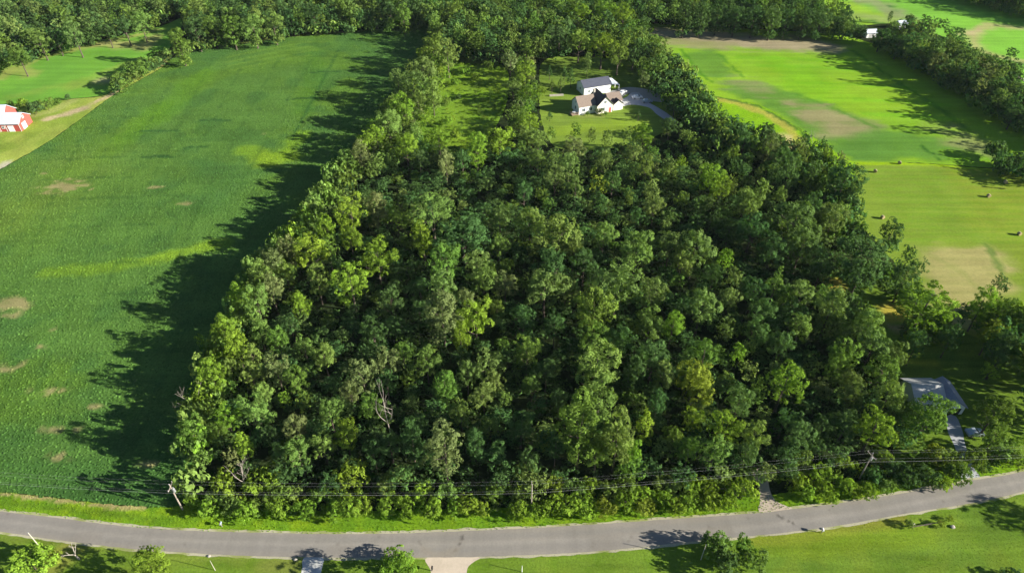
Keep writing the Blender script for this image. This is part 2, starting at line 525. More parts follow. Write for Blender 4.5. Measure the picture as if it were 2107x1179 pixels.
def mead(p):
    p.patches(50, .5, (.150, .235, .030), .7, 8)
    p.patches(20, .58, (.19, .262, .032), .6, 9)
    p.area([(1885, 512), (1960, 505), (2030, 503), (2062, 552), (2068, 600), (2030, 650), (1960, 660), (1900, 590)], (.32, .28, .115), .85, 5)
    for yy in (530, 548, 565, 584, 603, 622):
        p.stroke([(1900, yy + 8), (1970, yy), (2040, yy + 2)], .8, (.24, .24, .08), .6, .7)
    p.stroke([(1900, 517), (1980, 560), (2030, 610)], 1.4, (.22, .24, .07), .5, .7)
    p.stroke([(2030, 505), (2062, 560)], 1.2, (.07, .15, .02), .7, .6)
    p.stroke([(1762, 334), (1900, 337), (2060, 348)], 2.5, (.24, .38, .01), .9, .8)
    for i, yy in enumerate(range(350, 505, 13)):
        p.stroke([(1780 + i * 8, yy), (1950, yy + 2), (2100, yy + 6)], 1.2, (.12, .25, .014), .4, 1)
sheet("hay_meadow", [(1755, 334), (1900, 337), (2060, 348), (2300, 352), (2500, 500), (2400, 680), (2107, 700), (2000, 700), (1900, 640), (1840, 540), (1740, 430), (1720, 360)],
      1.4, (.182, .236, .028), mead, .012, M_mead)

def farR(p):
    p.patches(40, .5, (.14, .32, .04), .7, 10)
    p.area([(1690, 0), (1780, 12), (1850, 35), (1850, 60), (1760, 55), (1700, 20)], (.24, .38, .03), .8, 6)
    p.stroke([(1760, -4), (1800, 6), (1830, 20), (1860, 35)], 9, (.22, .24, .12), .8, 1)
    p.stroke([(1730, 30), (1800, 36), (1840, 42)], 7, (.21, .26, .09), .7, 1)
    p.stroke([(1805, -2), (1850, 25), (1880, 42)], 1.6, (.05, .13, .03), .9, .6)
    p.stroke([(2107, 60), (2040, 50), (2010, 62), (2000, 80), (2020, 105), (2070, 120), (2107, 128)], 4, (.36, .34, .14), .85, .9)
    p.stroke([(1985, 70), (2005, 62)], 4, (.40, .32, .18), .8, .9)
    p.stroke([(2050, 118), (2080, 128), (2130, 140)], 2.2, (.06, .14, .04), .9, .6)
    p.stroke([(1760, 42), (1800, 46), (1850, 54)], 2.0, (.05, .13, .03), .8, .6)
sheet("far_field", [(1660, -12), (1760, -60), (2000, -70), (2300, -40), (2300, 220), (2107, 190), (2050, 130), (1950, 80), (1850, 50), (1760, 52), (1700, 30)],
      4.0, (.175, .385, .045), farR, .016, M_crop)
sheet("farm_lane", [(2052, 132), (2085, 150), (2130, 176), (2160, 190), (2160, 196), (2110, 170), (2070, 146), (2048, 134)], 2.0, (.38, .35, .29), None, .03, M_grav)

def clearing(p):
    p.patches(8, .5, (.10, .20, .012), .8, 11)
    p.patches(14, .55, (.16, .25, .02), .7, 12)
    p.stroke([(950, 190), (940, 250), (930, 290)], 8, (.15, .25, .02), .6, 1.4)
sheet("overgrown_clearing", [(935, 110), (985, 118), (1040, 140), (1045, 200), (1020, 260), (970, 310), (860, 310), (850, 270), (890, 190), (905, 140)],
      1.6, (.115, .205, .022), clearing, .012, M_rough)

def hlawn(p):
    p.patches(22, .5, (.140, .215, .032), .6, 13)
    p.stroke([(1150, 270), (1220, 262), (1300, 255)], 6, (.19, .28, .02), .5, 1)
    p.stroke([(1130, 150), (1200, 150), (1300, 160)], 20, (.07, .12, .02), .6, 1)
    p.stroke([(1165, 232), (1200, 240), (1240, 238)], 2, (.23, .25, .07), .5, 1)
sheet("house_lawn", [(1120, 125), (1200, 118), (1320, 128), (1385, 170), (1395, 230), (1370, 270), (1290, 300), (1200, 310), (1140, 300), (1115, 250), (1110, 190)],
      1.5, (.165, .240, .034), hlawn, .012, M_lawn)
sheet("house_driveway", [(1262, 212), (1290, 200), (1298, 192), (1316, 192), (1322, 204), (1345, 217), (1370, 232), (1392, 250), (1378, 252), (1352, 236), (1335, 222), (1300, 216), (1270, 222)],
      1.2, (.42, .42, .42), None, .024, M_conc, jitter=.05)
sheet("parking_pad", [(1242, 196), (1262, 186), (1300, 180), (1350, 190), (1365, 210), (1330, 205), (1298, 192), (1270, 204)], 1.2, (.33, .32, .30), None, .020, M_grav, jitter=.1)

def ryard(p):
    p.patches(12, .5, (.07, .13, .02), .7, 14)
    p.area([(1800, 625), (1850, 618), (1872, 650), (1872, 668), (1820, 665)], (.36, .30, .05), .95, 1.6)
    p.area([(1815, 664), (1870, 666), (1880, 682), (1830, 680)], (.30, .22, .12), .9, 1.2)
    p.area([(1685, 575), (1730, 572), (1745, 600), (1700, 600)], (.35, .27, .05), .9, 1.5)
    p.area([(1865, 735), (1930, 745), (1930, 757), (1870, 752)], (.26, .29, .03), .9, 1.6)
    p.area([(2040, 670), (2107, 680), (2107, 700), (2050, 690)], (.30, .29, .10), .9, 2)
sheet("back_yard", [(1680, 565), (1750, 560), (1840, 560), (1900, 620), (2000, 690), (2107, 690), (2400, 690), (2400, 960), (2100, 962), (1990, 975), (1850, 985), (1840, 800), (1780, 680)],
      1.4, (.115, .185, .022), ryard, .016, M_lawn)
sheet("paved_driveway", [(1948, 856), (1966, 856), (1980, 885), (1986, 915), (2002, 960), (2018, 985), (1980, 992), (1978, 960), (1964, 918), (1950, 885)], .8, (.36, .37, .39), None, .024, M_conc, jitter=.04)

# road
RN = [(-260, 1030), (-100, 1040), (4, 1052), (100, 1063), (200, 1076), (300, 1086), (420, 1092), (560, 1096), (700, 1098), (850, 1096), (1000, 1090), (1150, 1083), (1300, 1073),
      (1450, 1063), (1560, 1055), (1630, 1047), (1760, 1030), (1900, 1007), (2000, 988), (2100, 971), (2300, 925)]
RS = [(-260, 1068), (-100, 1080), (4, 1094), (100, 1108), (200, 1121), (300, 1131), (400, 1138), (500, 1143), (640, 1146), (800, 1147), (950, 1146), (1100, 1141), (1200, 1136), (1300, 1127),
      (1420, 1114), (1540, 1103), (1700, 1085), (1850, 1059), (2000, 1035), (2100, 1013), (2300, 965)]
n_w = spline(W2(RN), False, 1.0); s_w = spline(W2(RS), False, 1.0)
def roadp(p):
    p.patches(12, .5, (.252, .229, .197), .6, 15)
    mid = [(a[0], (a[1] + b[1]) / 2) for a, b in zip(RN, RS)]
    up = [(a[0], a[1] * .75 + b[1] * .25) for a, b in zip(RN, RS)]
    lo = [(a[0], a[1] * .3 + b[1] * .7) for a, b in zip(RN, RS)]
    p.stroke(up, .9, (.205, .192, .174), .7, 1.0, .3)
    p.stroke(mid, .6, (.265, .247, .222), .5, 1.2, .3)
    p.stroke(lo, .9, (.21, .196, .178), .7, 1.0, .3)
    for cr in ([(322, 1090), (333, 1108), (336, 1131)], [(955, 1092), (950, 1115), (930, 1140)], [(1600, 1060), (1640, 1080)]):
        p.stroke(cr, .18, (.10, .09, .08), .9, .5, .2)
    for k in range(26):
        cx = 20 + k * 83 + (k * 37) % 40; yy = np.interp(cx, [a for a, b in RN], [b for a, b in RN]); y2 = np.interp(cx, [a for a, b in RS], [b for a, b in RS])
        t0 = ((k * 29) % 10) / 10; t1 = min(1, t0 + .25 + ((k * 13) % 7) / 14)
        p.stroke([(cx, yy + (y2 - yy) * t0), (cx + (k * 17) % 15 - 7, yy + (y2 - yy) * (t0 + t1) / 2), (cx + (k * 23) % 21 - 10, yy + (y2 - yy) * t1)], .12, (.15, .135, .115), .55, .6, .3)
    for cx, w in ((180, 2.2), (700, 1.6), (1250, 2.6), (1480, 1.8)):
        yy = np.interp(cx, [a for a, b in RN], [b for a, b in RN]); y2 = np.interp(cx, [a for a, b in RS], [b for a, b in RS])
        p.stroke([(cx - 18, yy * .3 + y2 * .7), (cx + 18, yy * .35 + y2 * .65)], w, (.205, .185, .160), .5, .3, .3)
    p.stroke([(870, 1130), (900, 1146), (940, 1132)], 1.2, (.24, .21, .17), .6, 1)
road = sheet("road", None, .55, (.228, .208, .180), roadp, .035, M_road, jitter=.05, poly=np.vstack([n_w, s_w[::-1]]))
def offset(line, d):
    t = np.gradient(line, axis=0); nrm = np.c_[-t[:, 1], t[:, 0]]
    nrm /= np.linalg.norm(nrm, axis=1)[:, None]
    k = (fbm(line[:, 0], line[:, 1], 3) - .5) * .5
    return line + nrm * (d + k * np.sign(d))[:, None]
sheet("road_shoulder", None, .6, (.36, .335, .235), lambda p: p.patches(2.5, .52, (.22, .25, .07), .85, 16), .028, M_grav, jitter=.12,
      poly=np.vstack([offset(n_w, .5), offset(s_w, -.45)[::-1]]))

# verge on the woodland side and the lawn on the near side
def vergep(p):
    p.patches(5, .5, (.09, .185, .012), .8, 17)
    p.patches(2.2, .55, (.17, .26, .012), .7, 18)
    p.stroke([(4, 1016), (100, 1025), (210, 1040), (300, 1044)], .6, (.34, .26, .13), .8, .8)
    p.stroke([(10, 1034), (160, 1050), (320, 1068)], .7, (.07, .13, .012), .6, .9)
vpoly = [tuple(p) for p in offset(n_w, .1)[::-1]]
back = W2([(-260, 985), (-100, 1000), (4, 1012), (100, 1021), (210, 1035), (330, 1042), (420, 1040), (560, 1050), (800, 1050), (1000, 1045), (1200, 1040), (1400, 1030), (1540, 1022), (1640, 1010), (1800, 985), (1950, 965), (2100, 940), (2300, 880)])
verge = sheet("grass_verge", None, .8, (.125, .225, .012), vergep, .02, M_rough, jitter=.15, poly=np.vstack([spline(back, False, 1.0), np.array(vpoly)]),
              attr={"dens": lambda p: np.ones_like(p.x)})
def nlawn(p):
    p.patches(16, .5, (.098, .172, .022), .7, 19)
    p.patches(5, .55, (.145, .205, .024), .5, 20)
    p.patches(2, .6, (.085, .165, .012), .5, 26)
    p.stroke([(1550, 1108), (1700, 1090), (1850, 1064)], 2.4, (.19, .19, .03), .75, 1)
    p.stroke([(4, 1100), (100, 1113), (300, 1138), (500, 1150)], 1.2, (.14, .18, .03), .6, 1)
    p.stroke([(150, 1128), (110, 1160)], 3, (.23, .22, .05), .6, 1.2)
    p.stroke([(1570, 1130), (1700, 1118), (1900, 1105)], 3, (.15, .22, .014), .5, 1.2)
    p.stroke([(560, 1160), (600, 1160)], 3, (.20, .20, .05), .5, 1.2)
near = W2([(2500, 1100), (2300, 1400), (1053, 1500), (-300, 1400), (-400, 1100)])
lawn = sheet("front_lawn", None, 1.0, (.120, .195, .022), nlawn, .02, M_lawn, jitter=0, poly=np.vstack([offset(s_w, -.1), np.array(spline(near, False, 4.0))]),
              attr={"dens": lambda p: ((np.abs(p.x) < 120) & (p.y > 46) & ~inside(p.x, p.y, W2([(590,1140),(675,1140),(675,1290),(590,1290)])) & ~inside(p.x, p.y, W2([(865,1140),(1000,1140),(985,1290),(865,1290)]))).astype(float)})

sheet("gravel_drive", [(1562, 1052), (1564, 1030), (1560, 1000), (1548, 970), (1575, 965), (1582, 1000), (1596, 1030), (1630, 1046), (1600, 1051)], .6, (.42, .35, .28), lambda p: p.patches(1.5, .5, (.33, .28, .22), .8, 21), .030, M_grav, jitter=.1)
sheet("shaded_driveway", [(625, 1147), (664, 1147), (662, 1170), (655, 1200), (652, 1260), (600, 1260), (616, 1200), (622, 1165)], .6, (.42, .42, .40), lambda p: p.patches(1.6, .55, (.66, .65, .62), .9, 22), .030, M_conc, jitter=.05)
sheet("neighbour_driveway", [(880, 1147), (985, 1145), (968, 1160), (960, 1180), (955, 1260), (880, 1260), (888, 1180)], .6, (.50, .42, .33), lambda p: p.patches(3, .5, (.44, .37, .29), .8, 23), .030, M_conc, jitter=.06)

# ---------------------------------------------------------------- low plants that nobody could count
def scatter(base, name, mat, density, size, zscale, seed, shape):
    """a stuff object: small plants spread over a field by geometry nodes"""
    me = base.data.copy()
    o = bpy.data.objects.new(name, me)
    COL.objects.link(o)
    o.location = base.location
    ng = bpy.data.node_groups.new(name, 'GeometryNodeTree')
    ng.interface.new_socket("Geometry", in_out='INPUT', socket_type='NodeSocketGeometry')
    ng.interface.new_socket("Geometry", in_out='OUTPUT', socket_type='NodeSocketGeometry')
    N, L = ng.nodes, ng.links
    gi = N.new("NodeGroupInput"); go = N.new("NodeGroupOutput")
    dp = N.new("GeometryNodeDistributePointsOnFaces")
    na = N.new("GeometryNodeInputNamedAttribute"); na.data_type = 'FLOAT'; na.inputs[0].default_value = "dens"
    mu = N.new("ShaderNodeMath"); mu.operation = 'MULTIPLY'; mu.inputs[1].default_value = density
    L.new(na.outputs[0], mu.inputs[0]); L.new(mu.outputs[0], dp.inputs["Density"])
    dp.inputs["Seed"].default_value = seed
    L.new(gi.outputs[0], dp.inputs["Mesh"])
    if shape == 'lump':
        pr = N.new("GeometryNodeMeshIcoSphere"); pr.inputs["Radius"].default_value = 1.0; pr.inputs["Subdivisions"].default_value = 1
    else:
        pr = N.new("GeometryNodeMeshCone"); pr.inputs["Vertices"].default_value = 4
        pr.inputs["Radius Bottom"].default_value = .55; pr.inputs["Depth"].default_value = 1.0; pr.inputs["Radius Top"].default_value = .12
    sm = N.new("GeometryNodeSetMaterial"); sm.inputs["Material"].default_value = mat
    L.new(pr.outputs["Mesh"], sm.inputs["Geometry"])
    ip = N.new("GeometryNodeInstanceOnPoints")
    L.new(dp.outputs["Points"], ip.inputs["Points"]); L.new(sm.outputs[0], ip.inputs["Instance"])
    rv = N.new("FunctionNodeRandomValue"); rv.data_type = 'FLOAT_VECTOR'
    rv.inputs[0].default_value = (-.5, -.5, 0); rv.inputs[1].default_value = (.5, .5, 6.28)
    L.new(rv.outputs[0], ip.inputs["Rotation"])
    rs = N.new("FunctionNodeRandomValue"); rs.data_type = 'FLOAT_VECTOR'
    rs.inputs[0].default_value = (size * .55, size * .55, size * zscale * .5); rs.inputs[1].default_value = (size * 1.2, size * 1.2, size * zscale * 1.25)
    rs.inputs["Seed"].default_value = 5
    L.new(rs.outputs[0], ip.inputs["Scale"])
    L.new(ip.outputs[0], go.inputs[0])
    md = o.modifiers.new("plants", 'NODES'); md.node_group = ng
    return o

def instance_mat(name, var=.3):
    m, nt, N, L, out = new_mat(name)
    at = N.new("ShaderNodeAttribute"); at.attribute_name = "Col"; at.attribute_type = 'INSTANCER'
    oi = N.new("ShaderNodeObjectInfo")
    mr = N.new("ShaderNodeMapRange"); mr.inputs[3].default_value = 1 - var; mr.inputs[4].default_value = 1 + var
    L.new(oi.outputs["Random"], mr.inputs[0])
    vm = N.new("ShaderNodeVectorMath"); vm.operation = 'SCALE'
    L.new(at.outputs["Color"], vm.inputs[0]); L.new(mr.outputs[0], vm.inputs["Scale"])
    d = N.new("ShaderNodeBsdfDiffuse"); L.new(vm.outputs[0], d.inputs[0])
    L.new(d.outputs[0], out.inputs[0])
    return m
M_plant = instance_mat("bean plant leaves")
o = scatter(soy, "soybean_plants", M_plant, 2.2, .33, .30, 3, 'lump')
tag(o, "low dark green soybean plants covering the wide field", "crop", kind='stuff')
o = scatter(lawn, "lawn_grass", M_plant, 4.0, .13, .5, 9, 'tuft')
tag(o, "short uneven green grass of the near lawn below the road", "grass", kind='stuff')
o = scatter(verge, "verge_grass", M_plant, 3.5, .20, .9, 4, 'tuft')
tag(o, "bright green rough grass on the strip between road and brush", "grass", kind='stuff')

# ---------------------------------------------------------------- trees: meshes
def leaf_cloud(seed, R, zc, ah, lobes, per, size, spread=1.0, flat=0.0, cone=False, low=.35):
    """leaf cards in clumps on several lobes; returns verts, faces, tint"""
    g = np.random.default_rng(seed)
    cs, rs = [], []
    cs.append(np.array([0, 0, .05 * ah])); rs.append(.50 * R)
    lobes = int(lobes * 1.75)
    for i in range(lobes):
        a = 2.39996 * i + g.random() * .9
        h = 1 - (i + .5) / lobes * (1 + low)          # from top down below the middle
        h = h + (g.random() - .5) * .2
        rad = math.sqrt(max(.05, 1 - h * h)) * (.50 + .38 * g.random()) * spread
        if cone: rad = (1 - (h + 1) / 2) * .85
        cs.append(np.array([math.cos(a) * rad * R, math.sin(a) * rad * R, h * ah * (.66 + .2 * g.random())]))
        r = R * (.19 + .20 * g.random() ** 1.3)
        if cone: r *= .45 + .55 * (1 - (h + 1) / 2)
        rs.append(r)
    P_, Nn, T = [], [], []
    for c, r in zip(cs, rs):
        k = max(4, int(9 * (r / (.4 * R)) ** 1.5))
        cd = g.normal(size=(k, 3)); cd[:, 2] = cd[:, 2] * .8 + .35
        cd /= np.linalg.norm(cd, axis=1)[:, None]
        ct = .80 + .4 * g.random(k)
        lob_t = .88 + .24 * g.random()
        cr = .85 + .35 * g.random(k)
        n = max(8, int(per * (r / (.4 * R)) ** 2))
        idx = g.integers(0, k, n)
        d = cd[idx] + g.normal(size=(n, 3)) * .27
        d /= np.linalg.norm(d, axis=1)[:, None]
        rr = r * cr[idx] * (.80 + .28 * g.random(n))
        pos = c + d * rr[:, None] * np.array([1, 1, .92 - flat])
        nrm = d * 1.0 + g.normal(size=(n, 3)) * .36 + np.array([0, 0, .15])
        P_.append(pos); Nn.append(nrm); T.append(ct[idx] * lob_t * (.88 + .24 * g.random(n)))
    pos = np.vstack(P_); nrm = np.vstack(Nn); t = np.concatenate(T)
    # drop leaves buried deep inside other lobes
    keep = np.ones(len(pos), bool)
    for c, r in zip(cs, rs):
        keep &= np.linalg.norm(pos - c, axis=1) > r * .62
    pos, nrm, t = pos[keep], nrm[keep], t[keep]
    pos = pos + np.array([0, 0, zc])
    return cards(g, pos, nrm, size, t)

def cards(g, pos, nrm, size, t):
    n = len(pos)
    nrm = nrm / np.linalg.norm(nrm, axis=1)[:, None]
    q = g.normal(size=(n, 3))
    a = np.cross(nrm, q); a /= np.linalg.norm(a, axis=1)[:, None]
    b = np.cross(nrm, a)
    L_ = (size * (.7 + .6 * g.random(n)))[:, None]; w = L_ * .62
    v = np.empty((n, 4, 3))
    v[:, 0] = pos - a * L_ * .5; v[:, 1] = pos + b * w * .5 + nrm * L_ * .08
    v[:, 2] = pos + a * L_ * .5; v[:, 3] = pos - b * w * .5 + nrm * L_ * .08
    return v.reshape(-1, 3), t

def quad_mesh(name, v, t):
    n = len(v) // 4
    me = bpy.data.meshes.new(name)
    me.vertices.add(len(v)); me.vertices.foreach_set("co", v.astype(np.float32).ravel())
    me.loops.add(4 * n); me.loops.foreach_set("vertex_index", np.arange(4 * n, dtype=np.int32))
    me.polygons.add(n)
    me.polygons.foreach_set("loop_start", np.arange(0, 4 * n, 4, dtype=np.int32))
    me.polygons.foreach_set("loop_total", np.full(n, 4, np.int32))
    at = me.attributes.new("tint", 'FLOAT', 'FACE')
    at.data.foreach_set("value", t.astype(np.float32))
    me.update(calc_edges=True)
    return me

SHAPES = {  # nominal width 8 m:  word, height, crown middle, crown half height, lobes, spread
    'D': dict(word='round-crowned', H=13.5, ah=5.1, lobes=17, spread=1.0),
    'T': dict(word='tall oval', H=17.0, ah=7.6, lobes=21, spread=.92),
    'W': dict(word='broad spreading', H=12.0, ah=4.2, lobes=17, spread=1.1),
    'L': dict(word='loose clumpy', H=14.5, ah=5.8, lobes=15, spread=1.15),
    'C': dict(word='pointed', H=14.5, ah=6.8, lobes=20, spread=1.0),
    'S': dict(word='low', H=5.6, ah=2.7, lobes=13, spread=1.1),
    'X': dict(word='slender', H=20.0, ah=9.3, lobes=24, spread=.85),
}
VAR = {}
def trunk_mesh(name, seed, H, zc, ah, R, r0):
    g = random.Random(seed)
    m = MB()
    lean = (g.uniform(-.4, .4), g.uniform(-.4, .4))
    top = zc + ah * .35
    pts = [(lean[0] * t * t, lean[1] * t * t, -.2 + (top + .2) * t) for t in (0, .08, .35, .7, 1)]
    m.tube(pts, [r0 * 1.5, r0, r0 * .75, r0 * .5, r0 * .15], 7)
    for i in range(6):
        z0 = (.28 + .09 * i) * top * 1.05
        a = i * 2.4 + g.uniform(-.4, .4)
        l = R * g.uniform(.55, .8)
        m.tube([(0, 0, z0), (math.cos(a) * l * .5, math.sin(a) * l * .5, z0 + l * .35), (math.cos(a) * l, math.sin(a) * l, z0 + l * .8)],
               [r0 * .4, r0 * .26, r0 * .08], 5)
    return m.mesh(name)
for sk, S in SHAPES.items():
    for i in range(3):
        seed = hash((sk, i)) % 1000 if False else (ord(sk) * 7 + i * 31)
        R = 4.0
        zc = S['H'] - S['ah'] * 1.0
        size = .34 if sk != 'S' else .48
        v, t = leaf_cloud(seed, R, zc, S['ah'], S['lobes'], 340 if sk != 'S' else 210, size, S['spread'], cone=(sk == 'C'),
                          low=.8 if sk != 'S' else .45)
        tr = trunk_mesh("trunk", seed, S['H'], zc, S['ah'], R, .24 if sk != 'S' else .10)
        tr.materials.append(M_bark)
        VAR[sk, i] = (v, t, tr, {})

def crown_data(sk, i, col):
    v, t, tr, cache = VAR[sk, i]
    if col not in cache:
        me = quad_mesh("crown", v, t)
        me.materials.append(LM[col])
        cache[col] = me
    return cache[col], tr

# ---------------------------------------------------------------- trees: where they stand
TREES = []    # px, py (middle of the crown in the photo), width px, colour, shape
def T(ox, oy, s, rows):
    for cx, cy, w, c, sh in rows:
        TREES.append((ox + cx / s, oy + cy / s, w / s, c, sh))
# centre of the woodland
T(700, 400, 2.947, [
 (60,100,150,'b','L'),(220,80,130,'n','T'),(340,120,130,'g','L'),(560,100,210,'o','L'),(750,240,290,'d','W'),(970,120,150,'r','D'),(1150,160,150,'o','D'),(1330,230,240,'o','W'),
 (500,260,140,'b','T'),(60,260,120,'b','D'),(220,370,200,'b','L'),(60,520,190,'b','L'),(640,400,190,'g','L'),(830,410,150,'r','D'),
 (870,500,170,'o','D'),(620,560,150,'r','T'),(1000,540,130,'n','D'),(1240,560,210,'r','D'),(1370,570,130,'r','D'),(1800,320,200,'o','D'),
 (2000,300,170,'r','D'),(1680,520,240,'r','D'),(1900,580,160,'r','D'),(1300,420,200,'d','D'),(1480,400,140,'d','D'),(620,720,210,'n','T'),
 (780,640,120,'n','D'),(820,730,180,'b','L'),(730,850,110,'b','T'),(950,690,100,'g','D'),(1110,740,130,'d','D'),(1550,670,230,'g','W'),
 (1300,780,130,'d','L'),(1530,860,160,'g','L'),(1880,760,150,'o','D'),(2020,780,120,'b','T'),(1700,870,160,'d','D'),(290,1000,140,'n','D'),
 (130,1090,180,'n','L'),(380,960,100,'g','L'),(520,1000,140,'o','L'),(430,1050,90,'o','D'),(770,1080,130,'r','D'),(900,1020,160,'r','D'),
 (1130,940,160,'g','L'),(1560,1020,230,'o','T'),(1900,980,200,'d','D'),(1960,1090,140,'r','T'),(1250,1060,140,'d','D'),(1160,1150,100,'o','D'),
 (940,1130,110,'r','D'),(1650,900,120,'d','D'),(1790,1080,140,'d','T'),(280,1130,110,'d','L'),(480,560,120,'d','D'),(300,640,150,'d','L'),(480,700,100,'d','D'),
 (1420,330,120,'r','D'),(1180,330,90,'r','D'),(960,300,110,'o','D'),(1600,240,130,'o','D'),(1540,480,110,'d','D'),(200,820,140,'d','L'),(330,800,120,'d','D'),
])
T(700, 780, 2.954, [
 (60,70,110,'n','L'),(190,160,130,'g','L'),(30,320,150,'b','D'),(640,40,140,'g','T'),(730,190,120,'o','T'),(870,80,130,'r','D'),(910,290,110,'o','D'),
 (630,400,200,'n','X'),(430,340,150,'d','X'),(1100,270,160,'d','D'),(1460,260,260,'g','X'),(1690,330,210,'o','X'),(1580,100,200,'o','D'),(1850,260,150,'b','C'),
 (2030,340,110,'g','D'),(1330,120,110,'d','D'),(1930,130,120,'d','T'),(1000,120,80,'o','D'),(820,380,120,'d','T'),(300,380,130,'d','D'),(200,440,120,'d','L'),
 (1150,480,110,'d','D'),(1310,400,110,'d','T'),(1560,430,150,'g','D'),(1780,430,110,'b','D'),(960,430,100,'d','D'),
])
# along the field edge on the left
T(0, 780, 2.954, [
 (1170,320,150,'g','L'),(1370,230,130,'b','L'),(1530,180,180,'o','L'),(1600,80,120,'o','D'),(1160,430,80,'o','L'),(1480,400,110,'b','T'),(1730,120,80,'b','D'),(1850,130,100,'g','L'),
 (2000,190,130,'o','D'),(1800,290,130,'n','L'),(1810,440,150,'o','L'),(1960,390,130,'o','L'),(1230,480,90,'o','D'),(1330,330,110,'g','D'),(1230,180,70,'o','D'),
 (1640,330,100,'d','D'),(1700,450,110,'d','L'),(1900,300,100,'d','D'),(1400,470,90,'n','L'),
])
T(0, 400, 2.947, [
 (1910,40,75,'o','D'),(1870,150,85,'b','D'),(1820,230,90,'g','L'),(1740,330,140,'n','D'),(1880,330,160,'b','L'),(1650,400,120,'n','D'),(1580,480,130,'o','D'),
 (1640,560,140,'n','D'),(1550,640,150,'o','L'),(1440,630,130,'b','L'),(1820,660,120,'b','D'),(1920,510,120,'o','T'),(1350,820,130,'b','L'),(1430,920,150,'b','D'),
 (1570,820,110,'o','D'),(1680,870,130,'g','D'),(1280,1080,140,'b','L'),(1210,880,50,'b','D'),(1840,910,100,'o','D'),(1670,1040,150,'n','L'),(1960,970,120,'o','D'),
 (1800,1120,140,'g','L'),(1520,960,120,'o','D'),(1400,1060,100,'o','D'),(1520,1090,120,'o','L'),(1980,200,110,'b','T'),(1990,330,100,'g','L'),(1730,480,110,'g','L'),(1760,780,100,'d','D'),
])
# right half of the woodland
T(1400, 400, 2.948, [
 (90,320,190,'r','D'),(20,400,130,'o','D'),(270,390,100,'b','D'),(430,60,130,'o','L'),(440,200,180,'d','D'),(690,150,230,'t','L'),(740,300,180,'t','D'),(930,130,160,'r','D'),
 (1140,360,290,'d','D'),(1090,480,180,'d','D'),(1290,210,110,'d','D'),(1370,480,140,'d','T'),(1390,350,80,'d','D'),(1460,430,80,'d','L'),(1500,660,270,'b','L'),(1840,660,140,'b','T'),
 (1970,700,160,'g','D'),(1900,830,130,'y','L'),(1970,940,200,'d','D'),(1890,1060,100,'b','D'),(580,540,150,'o','C'),(740,590,140,'r','D'),(450,570,140,'d','D'),
 (320,500,100,'r','D'),(520,720,140,'t','L'),(690,720,150,'d','D'),(730,790,140,'o','D'),(920,680,170,'r','T'),(870,600,100,'g','D'),(1080,650,90,'t','C'),(1150,780,170,'o','D'),
 (1000,960,180,'g','W'),(940,1050,110,'g','T'),(1180,900,180,'r','D'),(1310,960,130,'r','D'),(1240,1050,170,'g','D'),(300,630,110,'r','D'),(470,810,120,'t','D'),
 (270,810,100,'r','T'),(130,670,180,'r','D'),(150,960,150,'g','L'),(350,970,90,'b','T'),(90,1100,200,'y','D'),(640,1130,200,'b','L'),(850,1150,80,'n','D'),(480,1150,80,'g','L'),
 (790,970,80,'t','L'),(1050,1140,120,'r','D'),(560,330,140,'d','L'),(860,440,130,'d','D'),(300,200,130,'d','D'),(620,900,140,'d','D'),(1020,820,110,'r','D'),(1940,550,100,'d','D'),
 (1650,860,110,'d','L'),(1440,900,120,'d','L'),(640,620,100,'g','D'),(200,480,110,'d','D'),(420,920,90,'o','D'),(1700,720,100,'d','D'),
])
T(1400, 780, 2.955, [
 (120,80,150,'y','D'),(360,120,170,'t','D'),(870,80,90,'n','D'),(1050,80,140,'r','D'),(1190,280,200,'b','D'),(1010,270,160,'d','D'),(1270,100,170,'o','D'),
 (1525,195,225,'g','D'),(1930,180,190,'g','D'),(280,290,170,'b','L'),(450,330,150,'o','L'),(80,240,120,'b','L'),(60,410,130,'g','D'),(210,430,150,'o','L'),(410,440,140,'d','D'),
 (720,330,150,'d','D'),(860,290,130,'d','D'),(640,240,110,'d','L'),(1390,200,110,'r','D'),(1930,330,120,'g','L'),
])
# belt between the woodland and the house, and the strip beside the clearing
T(1000, 260, 4.21, [
 (110,120,200,'b','L'),(400,120,180,'o','D'),(560,60,100,'g','T'),(450,270,150,'o','D'),(590,260,140,'r','D'),(760,170,180,'n','D'),(720,320,180,'r','D'),(600,420,180,'r','L'),(780,520,150,'r','L'),
 (780,40,100,'g','T'),(920,70,90,'o','T'),(1050,100,110,'o','T'),(1230,70,130,'o','L'),(1360,60,150,'b','L'),(1280,220,150,'r','D'),(1030,290,170,'r','D'),(1450,210,110,'g','D'),
 (1390,340,150,'o','L'),(1270,390,90,'o','T'),(1450,370,100,'n','D'),(1600,390,130,'o','D'),(1690,320,100,'b','D'),(1720,80,140,'o','D'),(1560,50,90,'o','L'),(1880,110,110,'g','L'),
 (1430,540,130,'r','T'),(1460,670,160,'r','D'),(1100,460,150,'t','D'),(980,500,130,'y','L'),(930,400,70,'y','D'),(1700,630,110,'g','L'),(1980,270,70,'d','C'),(1960,430,220,'b','D'),(2040,520,150,'b','L'),
 (1000,680,110,'d','T'),(1560,860,100,'r','D'),(480,580,100,'g','D'),(330,550,150,'d','D'),(1240,620,70,'o','T'),(1840,680,130,'t','D'),(1100,780,120,'d','D'),(1800,520,110,'d','L'),(1300,760,110,'d','D'),(160,250,130,'d','D'),(290,380,60,'g','D'),
])
